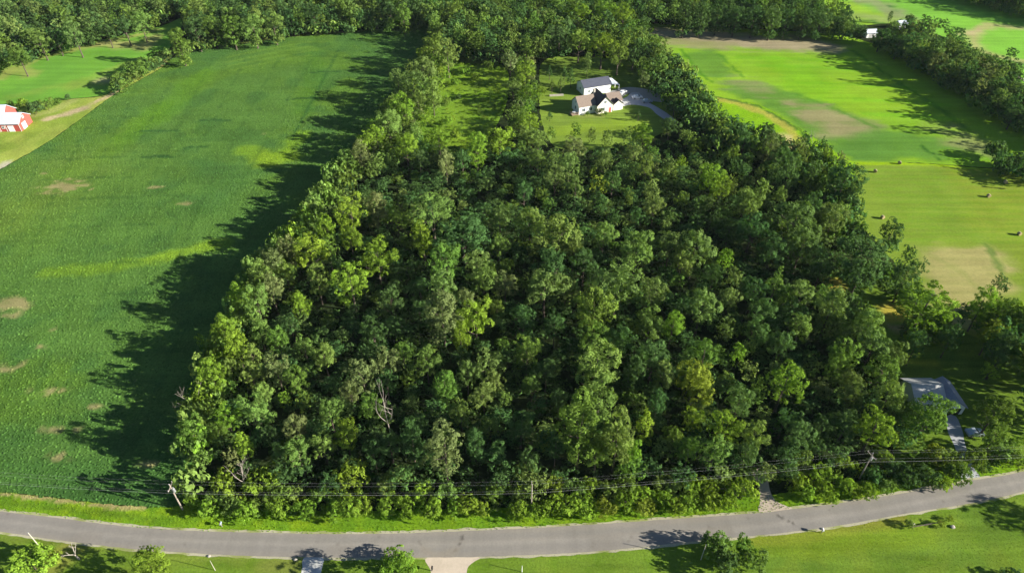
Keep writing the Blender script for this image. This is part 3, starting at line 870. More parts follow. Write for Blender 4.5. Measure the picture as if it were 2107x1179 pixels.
T(1400, 240, 4.21, [
 (60,160,100,'o','D'),(360,40,120,'d','D'),(330,180,110,'o','D'),(560,190,160,'t','D'),(760,120,130,'d','L'),(780,230,150,'n','L'),(460,310,130,'g','D'),(230,200,90,'g','D'),(600,370,80,'o','D'),
 (950,460,200,'t','T'),(880,330,150,'t','D'),(820,480,120,'d','D'),(1060,340,130,'o','D'),(1100,200,60,'d','C'),(1040,240,120,'n','L'),(1230,230,80,'d','C'),(1270,330,110,'y','L'),(1330,420,60,'y','D'),
 (1430,520,280,'d','D'),(1500,640,170,'d','D'),(1220,600,90,'g','T'),(1090,570,90,'o','T'),(1390,380,110,'n','D'),(690,500,90,'r','T'),(570,730,210,'o','D'),(440,600,110,'o','T'),(720,630,140,'o','D'),(870,680,110,'o','D'),
 (1000,840,180,'t','D'),(1150,740,160,'t','D'),(1200,880,150,'r','D'),(1400,820,140,'o','D'),(1100,1000,180,'r','L'),(980,1090,150,'o','L'),(430,820,90,'o','L'),(660,930,170,'d','D'),(480,420,120,'d','D'),(700,1080,100,'n','L'),(190,760,120,'t','D'),
 (900,960,130,'g','L'),(300,900,110,'d','T'),(1160,470,120,'d','D'),
])
T(700, 0, 2.947, [
 (30,960,110,'o','D'),(120,930,110,'n','T'),(150,860,120,'b','D'),(220,820,110,'b','L'),(290,740,150,'o','D'),(370,640,150,'b','D'),(440,500,150,'r','D'),(500,410,130,'r','D'),
 (510,340,100,'b','D'),(650,310,150,'o','L'),(580,150,90,'g','T'),(560,260,130,'g','D'),(700,60,120,'g','D'),(820,160,120,'g','C'),(310,640,110,'o','D'),(350,480,110,'r','L'),(470,600,110,'o','D'),(560,560,110,'o','T'),
 (1030,360,110,'n','T'),(1130,290,110,'g','T'),(1120,420,140,'b','D'),(1050,520,130,'o','D'),(1150,560,120,'b','L'),(1090,630,90,'n','L'),(1040,700,90,'o','D'),(1150,740,130,'b','L'),(1215,550,70,'b','D'),
 (970,840,190,'b','L'),(1200,840,130,'o','D'),(830,890,130,'b','T'),(640,980,110,'n','T'),(400,880,140,'b','D'),(600,840,130,'b','L'),(480,960,120,'d','D'),(740,960,110,'d','D'),
 (1500,370,55,'r','X'),(1270,430,50,'d','C'),(1360,440,55,'t','C'),(1400,450,55,'t','C'),(1340,490,50,'o','C'),(1285,510,50,'o','C'),(1272,690,42,'d','C'),
 (1590,270,170,'b','D'),(1450,240,130,'g','D'),(1330,190,150,'d','D'),(1230,110,160,'r','D'),(970,80,150,'g','D'),(1090,60,130,'d','D'),(1600,70,140,'b','D'),(1450,80,140,'b','D'),(1720,90,120,'b','L'),
 (1800,160,120,'g','D'),(1880,300,110,'d','D'),(1920,420,100,'g','D'),(1840,480,80,'n','T'),(1780,330,120,'d','D'),(1690,310,130,'g','D'),(2030,640,110,'d','D'),(2000,760,120,'d','D'),
 (960,220,130,'d','D'),(1060,170,120,'d','T'),(880,60,100,'d','D'),(380,80,110,'g','D'),(300,60,100,'d','D'),(1810,690,40,'d','C'),
])
# tree line above the bean field, hedge and far tree rows
T(0, 0, 2.947, [
 (720,485,120,'g','S'),(840,415,135,'g','S'),(920,388,85,'g','S'),(1080,250,110,'g','T'),(985,335,40,'g','S'),(1180,170,130,'d','D'),(1280,150,130,'g','D'),(1400,160,130,'g','D'),(1530,150,130,'o','D'),
 (1650,130,120,'o','L'),(1760,100,100,'d','D'),(1900,80,110,'d','D'),(110,335,110,'g','D'),(30,340,80,'d','D'),(230,230,120,'o','D'),(330,210,110,'d','D'),(440,190,120,'r','T'),(550,220,90,'t','D'),(640,170,100,'d','D'),
 (750,150,110,'d','D'),(850,130,110,'o','D'),(930,120,90,'g','D'),
 (60,625,30,'g','S'),(130,625,75,'b','S'),(205,650,100,'d','S'),(280,630,90,'g','S'),(350,615,55,'g','S'),(410,588,32,'d','S'),
])
T(1400, 0, 2.947, [
 (30,80,110,'d','T'),(130,90,100,'d','T'),(230,85,110,'d','D'),(340,90,120,'d','D'),(450,95,120,'d','D'),(560,110,120,'t','D'),(650,105,110,'d','D'),(750,110,110,'d','D'),(860,110,120,'d','D'),(950,140,100,'d','D'),
 (1010,170,90,'o','D'),(1100,185,80,'d','D'),(1225,215,110,'d','D'),(1290,180,110,'n','D'),(1275,95,32,'d','X'),(1395,130,100,'t','D'),(1500,130,100,'t','D'),(1590,145,90,'t','D'),(1680,205,110,'t','D'),
 (1330,260,110,'d','D'),(1430,240,110,'n','D'),(1460,320,110,'d','D'),(1570,370,120,'n','D'),(1650,300,110,'d','D'),(1740,330,100,'o','D'),(1700,430,120,'d','D'),(1800,380,100,'n','L'),(1880,440,110,'n','D'),(1960,470,110,'d','D'),(2040,560,130,'r','D'),
 (1820,520,110,'d','D'),(1930,600,120,'d','D'),(2030,680,120,'d','D'),(1860,350,60,'d','D'),(1960,400,60,'o','D'),(2010,320,70,'d','D'),(2010,1000,130,'d','S'),
])

def zone(px, py, w):
    edge = np.interp(py, [330, 420, 600, 700, 870, 1040], [720, 660, 500, 430, 395, 390])
    if py > 1085: return 'beside the near side of the road'
    if px < 1000 and py < 62 and px > 300: return 'above the bean field'
    if px < 330 and py < 120: return 'beyond the small hay field'
    if px < 350 and py < 190: return 'beside the small hay field'
    if px < 420 and py < 260: return 'behind the red barn' if py > 190 else 'above the bean field'
    if px > 1700 and py < 160 and px < 2107: return 'behind the crop field'
    if px > 1850 and py < 360: return 'behind the crop field'
    if px > 1390 and py < 75: return 'above the crop field'
    if py < 360 and px < 905: return 'beside the overgrown clearing'
    if py < 310 and px < 1020: return 'above the overgrown clearing' if py < 110 else 'at the overgrown clearing'
    if py < 300 and px < 1135: return 'between clearing and lawn'
    if py < 170 and px < 1290: return 'behind the white shed'
    if py < 250 and px < 1420: return 'beside the house drive'
    if py < 320 and px < 1480: return 'below the house lawn'
    if px > 1950 and py > 560: return 'around the paved driveway'
    if px > 1700 and 330 < py < 640: return 'at the hay meadow'
    if px > 1560 and py < 370: return 'at the crop field margin'
    if px < edge + 90: return 'along the bean field edge'
    if py > 960: return 'behind the roadside brush'
    if px > 1560 and py > 640: return 'near the grey-roofed house'
    if py > 800: return 'in the front wood'
    if py > 600: return 'in the middle-left wood' if px < 1300 else 'in the middle-right wood'
    if py > 420: return 'in the back-left wood' if px < 1060 else 'in the back-right wood'
    return 'at the far end of the wood' if px < 1300 else 'in the wood toward the crop field'

placed = []   # x, y, radius of every tree, for the filling
groups = {}
tops = []
for i, (px, py, w, c, sh) in enumerate(TREES):
    S = SHAPES[sh]
    Wd = (1.18 if 330 < py < 1000 else 1.10) * w / scale_at(P(px, py, 9.0))
    s = Wd / 8.0
    sz = s ** .62 if sh != 'S' else s ** .9
    sz = min(1.25, max(.5, sz))
    if sh in 'CX' : sz = min(1.2, max(.33, s ** .75 * (1.0 if sh == 'X' else 1.15)))
    zn_ = zone(px, py, w)
    if zn_ in ('between clearing and lawn', 'beside the house drive', 'below the house lawn'): sz *= (.9 if zn_ == 'below the house lawn' else .72)
    if 1325 < px < 1520 and 140 < py < 310: sz *= .72
    if zn_ == 'behind the crop field': sz *= .78
    if zn_ == 'along the bean field edge': sz *= 1.12
    H = S['H'] * sz
    zc = (S['H'] - S['ah'] * .85) * sz
    p = P(px, py, zc)
    tops.append((p.x, p.y, s, sz, H, sh, c, px, py, w))
    placed.append((p.x, p.y, Wd / 2))
order = sorted(range(len(tops)), key=lambda i: -tops[i][9])
keep_idx = set(order)
ORD = "first second third fourth fifth sixth seventh eighth ninth tenth eleventh twelfth thirteenth fourteenth fifteenth sixteenth seventeenth eighteenth nineteenth twentieth".split()
broad = [i for i in order if tops[i][5] not in 'CXS'][:300]
single = set(broad) | {i for i in order if tops[i][5] in 'CXS'}
for i in range(len(tops)):
    if i not in single: continue
    x, y, s, sz, H, sh, c, px, py, w = tops[i]
    groups.setdefault((c, sh, zone(px, py, w)), []).append(i)
label_of = {}
for (c, sh, zn), mem in groups.items():
    mem = sorted(mem, key=lambda i: tops[i][1])
    word = SHAPES[sh]['word']
    noun = 'shrub' if sh == 'S' else 'tree'
    for k, i in enumerate(mem):
        if len(mem) == 1: lb = f"{LEAF[c][0]} {word} {noun} {zn}"
        elif k == len(mem) - 1: lb = f"{LEAF[c][0]} {word} {noun} farthest from the road {zn}"
        elif k == 0: lb = f"{LEAF[c][0]} {word} {noun} nearest the road {zn}"
        else: lb = f"{ORD[k]} {LEAF[c][0]} {word} {noun} from the road {zn}"
        label_of[i] = lb
FAMILY = {'C': ('conifer_tree', 'pointed trees of the wood and gardens'), 'X': ('tall_tree', 'tall slender trees standing above the wood'), 'S': ('shrub', 'shrubs behind the barn')}
def add_tree(x, y, s, sz, sh, c, label, group, name, rz, vi):
    root = empty(name, (x, y, 0), rz)
    q = .86 + .28 * rng.random()
    root.scale = (s * q, s / q, sz)
    cr, tr = crown_data(sh, vi, c)
    link("trunk", tr, root)
    link("crown", cr, root)
    tag(root, label, 'shrub' if name == 'shrub' else 'tree', group)
    return root
rest = []
for i in range(len(tops)):
    x, y, s, sz, H, sh, c, px, py, w = tops[i]
    if i not in single:
        rest.append((x, y, s, sz, sh, c)); continue
    nm, gr = FAMILY.get(sh, ('broadleaf_tree', 'broadleaf trees of the wood and hedges'))
    if nm == 'broadleaf_tree': gr = 'trees ' + zone(px, py, w)
    add_tree(x, y, s, sz, sh, c, label_of[i], gr, nm, rng.random() * 6.28, i % 3)


# shrubs: the roadside brush, hedges by the drive, gardens on the near side
SHR = []
def B(ox, oy, s, rows):
    for cx, cy, w, c in rows: SHR.append((ox + cx / s, oy + cy / s, w / s, c))
B(0, 780, 2.954, [(1370,640,150,'b'),(1600,620,180,'b'),(1690,700,130,'g'),(1270,790,110,'b'),(1690,790,110,'b'),(1860,790,110,'b'),(1110,665,90,'g'),(1180,740,80,'b'),(1400,760,120,'o'),(1500,790,120,'b'),
  (1800,690,90,'o'),(1950,700,110,'g'),(2030,800,110,'b'),(1330,710,110,'o'),(1580,760,100,'g')])
B(700, 780, 2.954, [(60,600,190,'b'),(40,780,130,'b'),(130,770,100,'b'),(280,630,110,'o'),(290,760,110,'b'),(400,770,110,'b'),(500,690,110,'b'),(560,790,120,'b'),(640,690,110,'o'),(690,790,100,'b'),(770,770,110,'b'),
  (850,800,90,'b'),(930,690,110,'g'),(1120,560,110,'o'),(1110,710,110,'o'),(1080,800,110,'b'),(1200,800,100,'b'),(1300,640,100,'y'),(1290,760,120,'b'),(1400,770,120,'b'),(1430,660,110,'o'),(1510,650,100,'b'),
  (1500,780,110,'b'),(1610,790,110,'y'),(1640,680,110,'o'),(1730,630,130,'g'),(1740,740,120,'b'),(1840,700,110,'b'),(1850,780,100,'y'),(1960,630,110,'o'),(1960,740,110,'b'),(2050,660,110,'o'),(2040,780,100,'b')])
B(1400, 780, 2.955, [(60,650,120,'b'),(60,750,110,'b'),(170,660,110,'b'),(180,750,110,'y'),(280,650,100,'b'),(290,740,110,'b'),(380,580,110,'o'),(390,670,130,'b'),
  (720,500,130,'o'),(720,630,110,'b'),(760,690,100,'b'),(840,570,120,'b'),(860,660,100,'b'),(900,720,90,'b'),(980,490,80,'y'),(1000,650,100,'b'),(1060,680,80,'b'),(1140,690,90,'b'),(1230,470,90,'y'),(1260,650,80,'o'),
  (1480,590,120,'d'),(1540,455,120,'y'),(1540,610,100,'g'),(1640,500,150,'g'),(1690,580,120,'g'),(1600,640,90,'b'),(1790,500,130,'g'),(1950,430,150,'o'),(2030,490,110,'g'),(1380,600,110,'d'),(1180,590,100,'d'),(1300,540,90,'d')])
B(0, 780, 2.954, [(180,1110,230,'b'),(330,1090,100,'y')])
B(700, 780, 2.954, [(330,1080,130,'b'),(400,1150,120,'b')])
B(1400, 780, 2.955, [(210,1010,170,'o'),(390,1030,130,'g'),(460,1110,150,'o'),(270,1120,170,'d'),(1585,880,40,'y'),(1640,850,36,'y'),(1390,880,50,'o')])
B(700, 0, 2.947, [(560,900,60,'b'),(640,740,70,'b'),(700,500,60,'b'),(760,430,60,'b'),(820,470,50,'b'),(700,820,70,'b'),(540,840,70,'b'),(640,620,55,'g'),(720,590,40,'d'),(850,330,60,'b'),(900,400,60,'g'),(620,450,80,'b'),(1570,675,45,'n'),(1610,690,30,'g'),(1500,690,25,'g')])
smem = {}
def szone(px, py):
    if py > 1100: return 'near side of the road'
    if py < 420: return 'in the overgrown clearing' if px < 1060 else 'against the white house'
    if px < 560: return 'beside the bean field end of the brush'
    if px < 1040: return 'in the roadside brush under the wires'
    if px < 1330: return 'near the middle utility pole'
    if px < 1570: return 'left of the gravel drive'
    if px < 1800: return 'between gravel drive and utility pole'
    return 'beside the paved driveway'
srow = []
for i, (px, py, w, c) in enumerate(SHR):
    k = 1.25 if 420 < py < 1100 else 1.1
    Wd = k * w / scale_at(P(px, py, 2.0))
    s = Wd / 8.0
    sz = s * (1.15 if s < .8 else 1.0)
    p = P(px, py, 2.9 * sz)
    srow.append((p.x, p.y, s, sz, c, px, py))
    placed.append((p.x, p.y, Wd / 2))
    smem.setdefault((c, szone(px, py)), []).append(i)
slab = {}
for (c, zn), mem in smem.items():
    mem = sorted(mem, key=lambda i: srow[i][0])
    for k, i in enumerate(mem):
        if len(mem) == 1: slab[i] = f"{LEAF[c][0]} leafy shrub {zn}"
        else: slab[i] = f"{ORD[k]} {LEAF[c][0]} shrub from the bean field, {zn}"
for i, (x, y, s, sz, c, px, py) in enumerate(srow):
    add_tree(x, y, s, sz, 'S', c, slab[i], "shrubs " + szone(px, py), "shrub", rng.random() * 6.28, i % 3)
# garden tree and the trees over the lawn on the near side
for (px, py, w, c, sh, lb) in [
    (308, 1163, 80, 'b', 'D', "rounded light green tree on the near lawn beside the road"),
    (2380, 1060, 78, 'd', 'D', "dark tree at the road beyond the paved driveway, shading the asphalt"),
    (2092, 1190, 44, 'd', 'S', "dark shrub top at the lower corner of the near lawn"),
    (790, 1275, 70, 'g', 'D', "tree by the shaded driveway on the near lawn"),
    (818, 1182, 84, 'b', 'D', "second tree by the shaded driveway on the near lawn")]:
    S = SHAPES[sh]
    s = 1.15 * w / scale_at(P(px, py, 5)) / 8.0
    sz = s * (.62 if sh == 'D' and px < 1500 else .8)
    p = P(px, py, (S['H'] - S['ah'] * .85) * sz)
    add_tree(p.x, p.y, s, sz, sh, c, lb, "trees on the near side of the road", "broadleaf_tree", 1.0, 1)



# ---------------------------------------------------------------- the rest of the wood: trees past the 300, and undergrowth, each as one mass
LOW = {}
for sk in 'DTLC':
    for i in range(3):
        S = SHAPES[sk]
        LOW[sk, i] = leaf_cloud(500 + ord(sk) + i, 4.0, S['H'] - S['ah'], S['ah'], S['lobes'] - 7, 84, .64, S['spread'], cone=(sk == 'C'), low=.6)
for i in range(3):
    LOW['S', i] = leaf_cloud(700 + i, 4.0, 3.0, 2.6, 7, 34, .95, 1.1, low=.2)
PROTO = {}
def proto(k):
    """leaf mass of one plant, kept as mesh data for the woods' geometry nodes"""
    if k not in PROTO:
        me = quad_mesh("foliage", *LOW[k])
        me.materials.append(M_leafmix)
        PROTO[k] = bpy.data.objects.new("foliage", me)
    return PROTO[k]
class Mass:
    def __init__(s): s.r = []
    def put(s, sk, vi, x, y, sc, sz, c):
        f = 1.14 * (.85 + .3 * rng.random())
        s.r.append((x, y, sc, sz, rng.random() * 6.28, (sk, vi), tuple(q * f for q in LEAF[c][1])))
    def build(s, name, label, cat):
        keys = sorted({r[5] for r in s.r})
        me = bpy.data.meshes.new(name)
        me.from_pydata([(r[0], r[1], 0) for r in s.r], [], [])
        def att(n, t, f, vals):
            at = me.attributes.new(n, t, 'POINT'); at.data.foreach_set(f, np.array(vals).ravel())
        att("kind_index", 'INT', "value", np.array([keys.index(r[5]) for r in s.r], np.int32))
        att("turn", 'FLOAT_VECTOR', "vector", np.array([(0, 0, r[4]) for r in s.r], np.float32))
        att("size", 'FLOAT_VECTOR', "vector", np.array([(r[2], r[2], r[3]) for r in s.r], np.float32))
        att("leafcol", 'FLOAT_COLOR', "color", np.array([r[6] + (1,) for r in s.r], np.float32))
        o = link(name, me)
        ng = bpy.data.node_groups.new(name, 'GeometryNodeTree')
        ng.interface.new_socket("Geometry", in_out='INPUT', socket_type='NodeSocketGeometry')
        ng.interface.new_socket("Geometry", in_out='OUTPUT', socket_type='NodeSocketGeometry')
        N, L = ng.nodes, ng.links
        gi = N.new("NodeGroupInput"); go = N.new("NodeGroupOutput"); jo = N.new("GeometryNodeJoinGeometry")
        def named(n, t):
            q = N.new("GeometryNodeInputNamedAttribute"); q.data_type = t; q.inputs[0].default_value = n
            return next(x for x in q.outputs if x.enabled)
        ki, tu, si = named("kind_index", 'INT'), named("turn", 'FLOAT_VECTOR'), named("size", 'FLOAT_VECTOR')
        for i, k in enumerate(keys):
            oi = N.new("GeometryNodeObjectInfo"); oi.inputs["Object"].default_value = proto(k)
            cm = N.new("FunctionNodeCompare"); cm.data_type = 'INT'; cm.operation = 'EQUAL'
            ins = [x for x in cm.inputs if x.enabled]
            L.new(ki, ins[0]); ins[1].default_value = i
            ip = N.new("GeometryNodeInstanceOnPoints")
            L.new(gi.outputs[0], ip.inputs["Points"]); L.new(cm.outputs[0], ip.inputs["Selection"])
            L.new(oi.outputs["Geometry"], ip.inputs["Instance"]); L.new(tu, ip.inputs["Rotation"]); L.new(si, ip.inputs["Scale"])
            L.new(ip.outputs[0], jo.inputs[0])
        L.new(jo.outputs[0], go.inputs[0])
        md = o.modifiers.new("plants", 'NODES'); md.node_group = ng
        tag(o, label, cat, kind='stuff')
        return o
fx = np.array([p[0] for p in placed]); fy = np.array([p[1] for p in placed]); fr = np.array([p[2] for p in placed])
HOUSE_Q = [tuple(P(a, b, 6)[:2]) for a, b in ((1315,140),(1520,165),(1540,310),(1300,310),(1100,320),(1100,110),(1200,118))]
def fill(mass, px, z, gap, cols, shapes, s0, s1, keep=.8, hz=1.0, avoid=()):
    if shapes != 'S': avoid = list(avoid) + [HOUSE_Q]
    poly = [tuple(P(a, b, z)[:2]) for a, b in px]
    pa = np.array(poly)
    x0, y0 = pa.min(0); x1, y1 = pa.max(0)
    global fx, fy, fr
    n = 0
    for gy_ in np.arange(y0, y1, gap):
        for gx_ in np.arange(x0, x1, gap):
            x = gx_ + (rng.random() - .5) * gap * .9; y = gy_ + (rng.random() - .5) * gap * .9
            if not inside(np.array([x]), np.array([y]), poly)[0]: continue
            if any(inside(np.array([x]), np.array([y]), q)[0] for q in avoid): continue
            if keep and (np.hypot(fx - x, fy - y) < fr * keep).any(): continue
            sc = s0 + (s1 - s0) * rng.random()
            sk = shapes[rng.integers(len(shapes))]
            mass.put(sk, int(rng.integers(3)), x, y, sc, (sc ** .6) * hz * (.85 + .3 * rng.random()) if sk != 'S' else sc * hz, cols[rng.integers(len(cols))])
            n += 1
    return n
far = Mass()
for (x, y, s, sz, sh, c) in rest:
    far.put(sh if sh in 'DTLC' else 'D', int(rng.integers(3)), x, y, s, sz, c)
near_m = Mass()
for i in sorted(single):     # leafy skirts under the trees that stand at an open edge
    x, y, s, sz, H, sh, c, px, py, w = tops[i]
    zn_ = zone(px, py, w)
    if sh in 'SX' or zn_ in ('below the house lawn', 'beside the house drive', 'between clearing and lawn', 'behind the white shed'): continue
    if (py < 130 and not 900 < px < 1350 and px > 345) or zn_ in ('at the hay meadow', 'at the crop field margin', 'behind the crop field'):
        for k in range(2):
            far.put('S', int(rng.integers(3)), x + (rng.random() - .5) * 5, y - .5 + (rng.random() - .5) * 3, .5 + .35 * rng.random(), .75 + .4 * rng.random(), c)
COLS_A = 'dddddgtr'; COLS_D = 'dddtgro'
# main wood, understorey between the big trees, leaf colours darkened to shade the gaps
MAINW = [(385,1000),(400,850),(440,700),(520,560),(640,430),(740,340),(800,300),(1000,310),(1130,320),(1300,290),(1430,290),(1640,330),(1740,400),(1740,520),(1720,600),(1800,700),(1870,800),(1890,930),(1560,985),(1300,1000),(800,1010)]
n1 = fill(near_m, MAINW, 3, 5.2, COLS_A, 'DLD', .50, .75, .72, .58)
n2 = fill(near_m, MAINW, 1, 4.2, 'ddddt', 'S', .35, .6, 0, .9)
fill(near_m, [(372,1000),(395,860),(425,740),(470,640),(550,530),(640,420),(720,330),(745,350),(665,450),(580,560),(500,680),(455,780),(430,900),(410,1000)], 4, 3.2, 'gboog', 'S', .7, 1.05, 0, 1.6)
fill(near_m, [(1600,300),(1700,330),(1765,420),(1765,500),(1720,500),(1700,420),(1640,350)], 3, 3.4, 'ddgo', 'S', .7, 1.1, 0, 1.3)
# far woods
WOODS = [
 ([(-60,138),(4,108),(60,92),(200,50),(330,14),(380,-10),(380,-120),(-700,-120),(-500,160)], 'gdddotrr', 6.6),
 ([(400,66),(520,48),(640,36),(760,26),(880,24),(900,-120),(380,-120),(372,30)], 'gdddddor', 6.6),
 ([(880,24),(905,90),(960,90),(1040,100),(1090,100),(1200,75),(1290,90),(1370,180),(1420,215),(1400,130),(1350,70),(1320,20),(1310,-120),(900,-120)], 'ggdddoo', 6.2),
 ([(1310,20),(1500,28),(1700,42),(1790,62),(1750,20),(1640,-30),(1640,-120),(1310,-120)], 'dddgot', 6.6),
 ([(1790,62),(1850,85),(1960,150),(2107,235),(2300,330),(2300,200),(2107,140),(2000,95),(1940,70),(1860,50)], 'ddntor', 6.2),
 ([(1925,-42),(2010,-20),(2107,6),(2300,40),(2500,-150),(1880,-150)], 'ttdr', 7.0),
 ([(1395,150),(1420,215),(1480,255),(1500,285),(1440,290),(1405,240)], 'dddg', 6.0),
]
for wpx, cols, gap in WOODS:
    fill(far, wpx, 9, gap, cols, 'DTDL', .72, 1.15, .7, .95)
    fill(far, wpx, 9, 4.4, 'ddgo', 'S', .65, 1.05, .2, 1.15)
# belts beside the clearing
WL = [(700,350),(790,230),(860,130),(905,90),(930,108),(908,170),(892,200),(872,270),(858,315),(760,370)]
fill(near_m, WL, 4, 4.4, 'ggoobn', 'DLT', .55, .85, .5, .72)
fill(near_m, WL, 1, 3.6, 'gdb', 'S', .4, .7, 0, 1.1)
for wpx in ([(1055,120),(1095,100),(1100,130),(1100,200),(1115,270),(1120,310),(1060,315),(1050,260),(1058,200)],):
    fill(near_m, wpx, 4, 4.4, 'ggoobn', 'DLT', .5, .7, .55, .6)
    fill(near_m, wpx, 1, 4.2, 'gd', 'S', .35, .55, 0, 1)
fill(near_m, [(228,190),(250,165),(300,130),(345,110),(352,122),(320,146),(262,186),(240,196)], 1, 3.0, 'dgog', 'S', .45, .8, 0, 1.2)
fill(far, [(360,125),(420,104),(520,86),(640,74),(760,68),(880,60),(880,45),(760,55),(640,60),(520,70),(400,90)], 1, 4.0, 'ddgo', 'S', .6, 1.0, 0, 1.2)
fill(near_m, [(1385,120),(1450,200),(1500,255),(1610,300),(1580,330),(1470,290),(1400,220),(1370,150)], 4, 3.4, 'ddgdo', 'S', .8, 1.25, 0, 1.2)
# yard trees on the right
fill(near_m, [(2050,740),(2107,700),(2400,660),(2400,900),(2120,900),(2085,830)], 4, 6.0, 'ddgt', 'DTL', .9, 1.25, .6, 1.05)
fill(near_m, [(1990,640),(2107,625),(2300,630),(2300,760),(2060,740),(1990,700)], 3, 4.5, 'ddgb', 'S', .6, 1.0, 0, 1.1)
fill(near_m, [(1800,560),(1860,545),(1930,620),(1960,690),(1900,720),(1850,690),(1870,640)], 3, 4.5, 'ddg', 'S', .5, .9, 0, 1.1, avoid=[W2([(1795,620),(1875,615),(1880,690),(1810,690)])])
fill(near_m, [(2040,300),(2075,310),(2200,350),(2200,375),(2085,365),(2050,345)], 3, 4.0, 'ddt', 'S', .6, .9, 0, 1.2)
fill(near_m, [(1590,960),(1850,930),(1880,880),(1700,860),(1580,900)], 3, 5.0, 'ddgt', 'DL', .55, .8, .6, .7)
# brush along the road
brush = Mass()
BR = [(395,1052),(560,1060),(800,1060),(1000,1055),(1200,1047),(1400,1040),(1545,1026),(1540,990),(1400,985),(1200,995),(1000,1000),(700,1005),(500,1000),(420,985)]
fill(brush, BR, .5, 1.7, 'bbboggy', 'S', .16, .30, .35, 1.15)
fill(brush, [(1650,1036),(1615,985),(1760,1020),(1900,1000),(2000,975),(2110,950),(2107,900),(2030,930),(1980,940),(1850,950),(1700,960),(1590,985)], .5, 1.8, 'bbgdg', 'S', .16, .30, .35, 1.15, avoid=[W2([(1945,850),(1990,850),(2025,1000),(1965,1000)])])
fill(brush, [(905,140),(985,120),(1040,145),(1040,250),(970,310),(870,305),(885,220)], .3, 3.4, 'bbgyo', 'S', .10, .28, .3, .9)
far.build("distant_woodland", "far green woods and tree belts closing the view beyond the fields", "woodland")
near_m.build("woodland_understorey", "smaller trees and saplings darkened for shade in the gaps of the wood", "undergrowth")
brush.build("roadside_brush", "bright green low brush and vines along the edge of the road", "brush")
print("PLANTS", len(far.r), len(near_m.r), len(brush.r))



# ---------------------------------------------------------------- buildings
M_white = plain("white siding", (.78, .78, .76), .6, .05, 1.5)
M_cream = plain("cream siding", (.70, .66, .58), .6, .06, 1.5)
M_navy = plain("dark blue-grey metal roof", (.075, .080, .105), .5, .12, 1.2)
M_brown = plain("brown shingles", (.20, .155, .125), .85, .2, 3)
M_shaderoof = plain("shade-darkened shingles", (.075, .065, .065), .85, .2, 3)  # shade of the cross-gable slopes turned from the sun, put into the colour
M_palemetal = plain("pale metal roof", (.55, .60, .66), .4, .06, 1)
M_wroof = plain("white metal roof", (.50, .56, .64), .45, .05, 1)
M_red = plain("red barn boards", (.42, .075, .060), .75, .15, 2)
M_greyroof = plain("grey shingles", (.42, .42, .41), .85, .12, 2)
M_blueroof = plain("slate shingles", (.24, .26, .32), .8, .12, 2)
M_dark = plain("dark opening", (.015, .015, .018), .6, .1)
M_glass = plain("window glass", (.05, .07, .09), .12, .1, 1, 0, 0, .8)
M_trim = plain("white trim", (.82, .82, .80), .5, .03)
M_deck = plain("deck boards", (.30, .22, .15), .8, .2, 3)
M_stone = plain("pale stone", (.36, .33, .28), .9, .15, 2, .3)
M_hay = plain("baled hay", (.34, .27, .13), .95, .3, 6, .6)
M_tyre = plain("tyre rubber", (.02, .02, .02), .8, .1)

def gable(root, x0, x1, y0, y1, h, rise, wall, roofm, over=.35, axis='x', z0=0.0, thick=.16):
    """one gabled block: a closed wall shell and two roof slopes"""
    m = MB()
    if axis == 'x':
        ym = (y0 + y1) / 2
        v = [(x0, y0, z0), (x1, y0, z0), (x1, y1, z0), (x0, y1, z0), (x0, y0, z0 + h), (x1, y0, z0 + h), (x1, y1, z0 + h), (x0, y1, z0 + h), (x0, ym, z0 + h + rise), (x1, ym, z0 + h + rise)]
        f = [(0, 1, 5, 4), (2, 3, 7, 6), (0, 4, 8, 7, 3), (1, 2, 6, 9, 5), (4, 5, 9, 8), (7, 8, 9, 6), (0, 3, 2, 1)]
        k = rise / ((y1 - y0) / 2); e = h + z0 - over * k + .06
        A = [[(x0 - over, y0 - over, e), (x1 + over, y0 - over, e), (x1 + over, ym, z0 + h + rise + .06), (x0 - over, ym, z0 + h + rise + .06)],
             [(x0 - over, y1 + over, e), (x0 - over, ym, z0 + h + rise + .06), (x1 + over, ym, z0 + h + rise + .06), (x1 + over, y1 + over, e)]]
    else:
        xm = (x0 + x1) / 2
        v = [(x0, y0, z0), (x1, y0, z0), (x1, y1, z0), (x0, y1, z0), (x0, y0, z0 + h), (x1, y0, z0 + h), (x1, y1, z0 + h), (x0, y1, z0 + h), (xm, y0, z0 + h + rise), (xm, y1, z0 + h + rise)]
        f = [(0, 1, 5, 8, 4), (2, 3, 7, 9, 6), (0, 4, 7, 3), (1, 2, 6, 5), (4, 8, 9, 7), (5, 6, 9, 8), (0, 3, 2, 1)]
        k = rise / ((x1 - x0) / 2); e = h + z0 - over * k + .06
        A = [[(x0 - over, y0 - over, e), (xm, y0 - over, z0 + h + rise + .06), (xm, y1 + over, z0 + h + rise + .06), (x0 - over, y1 + over, e)],
             [(x1 + over, y0 - over, e), (x1 + over, y1 + over, e), (xm, y1 + over, z0 + h + rise + .06), (xm, y0 - over, z0 + h + rise + .06)]]
    w = m.add(v, f).build("wall", wall, root)
    for q in A:
        MB().slab([(a, b, c + thick) for a, b, c in q], thick).build("roof", roofm, root)
    return w

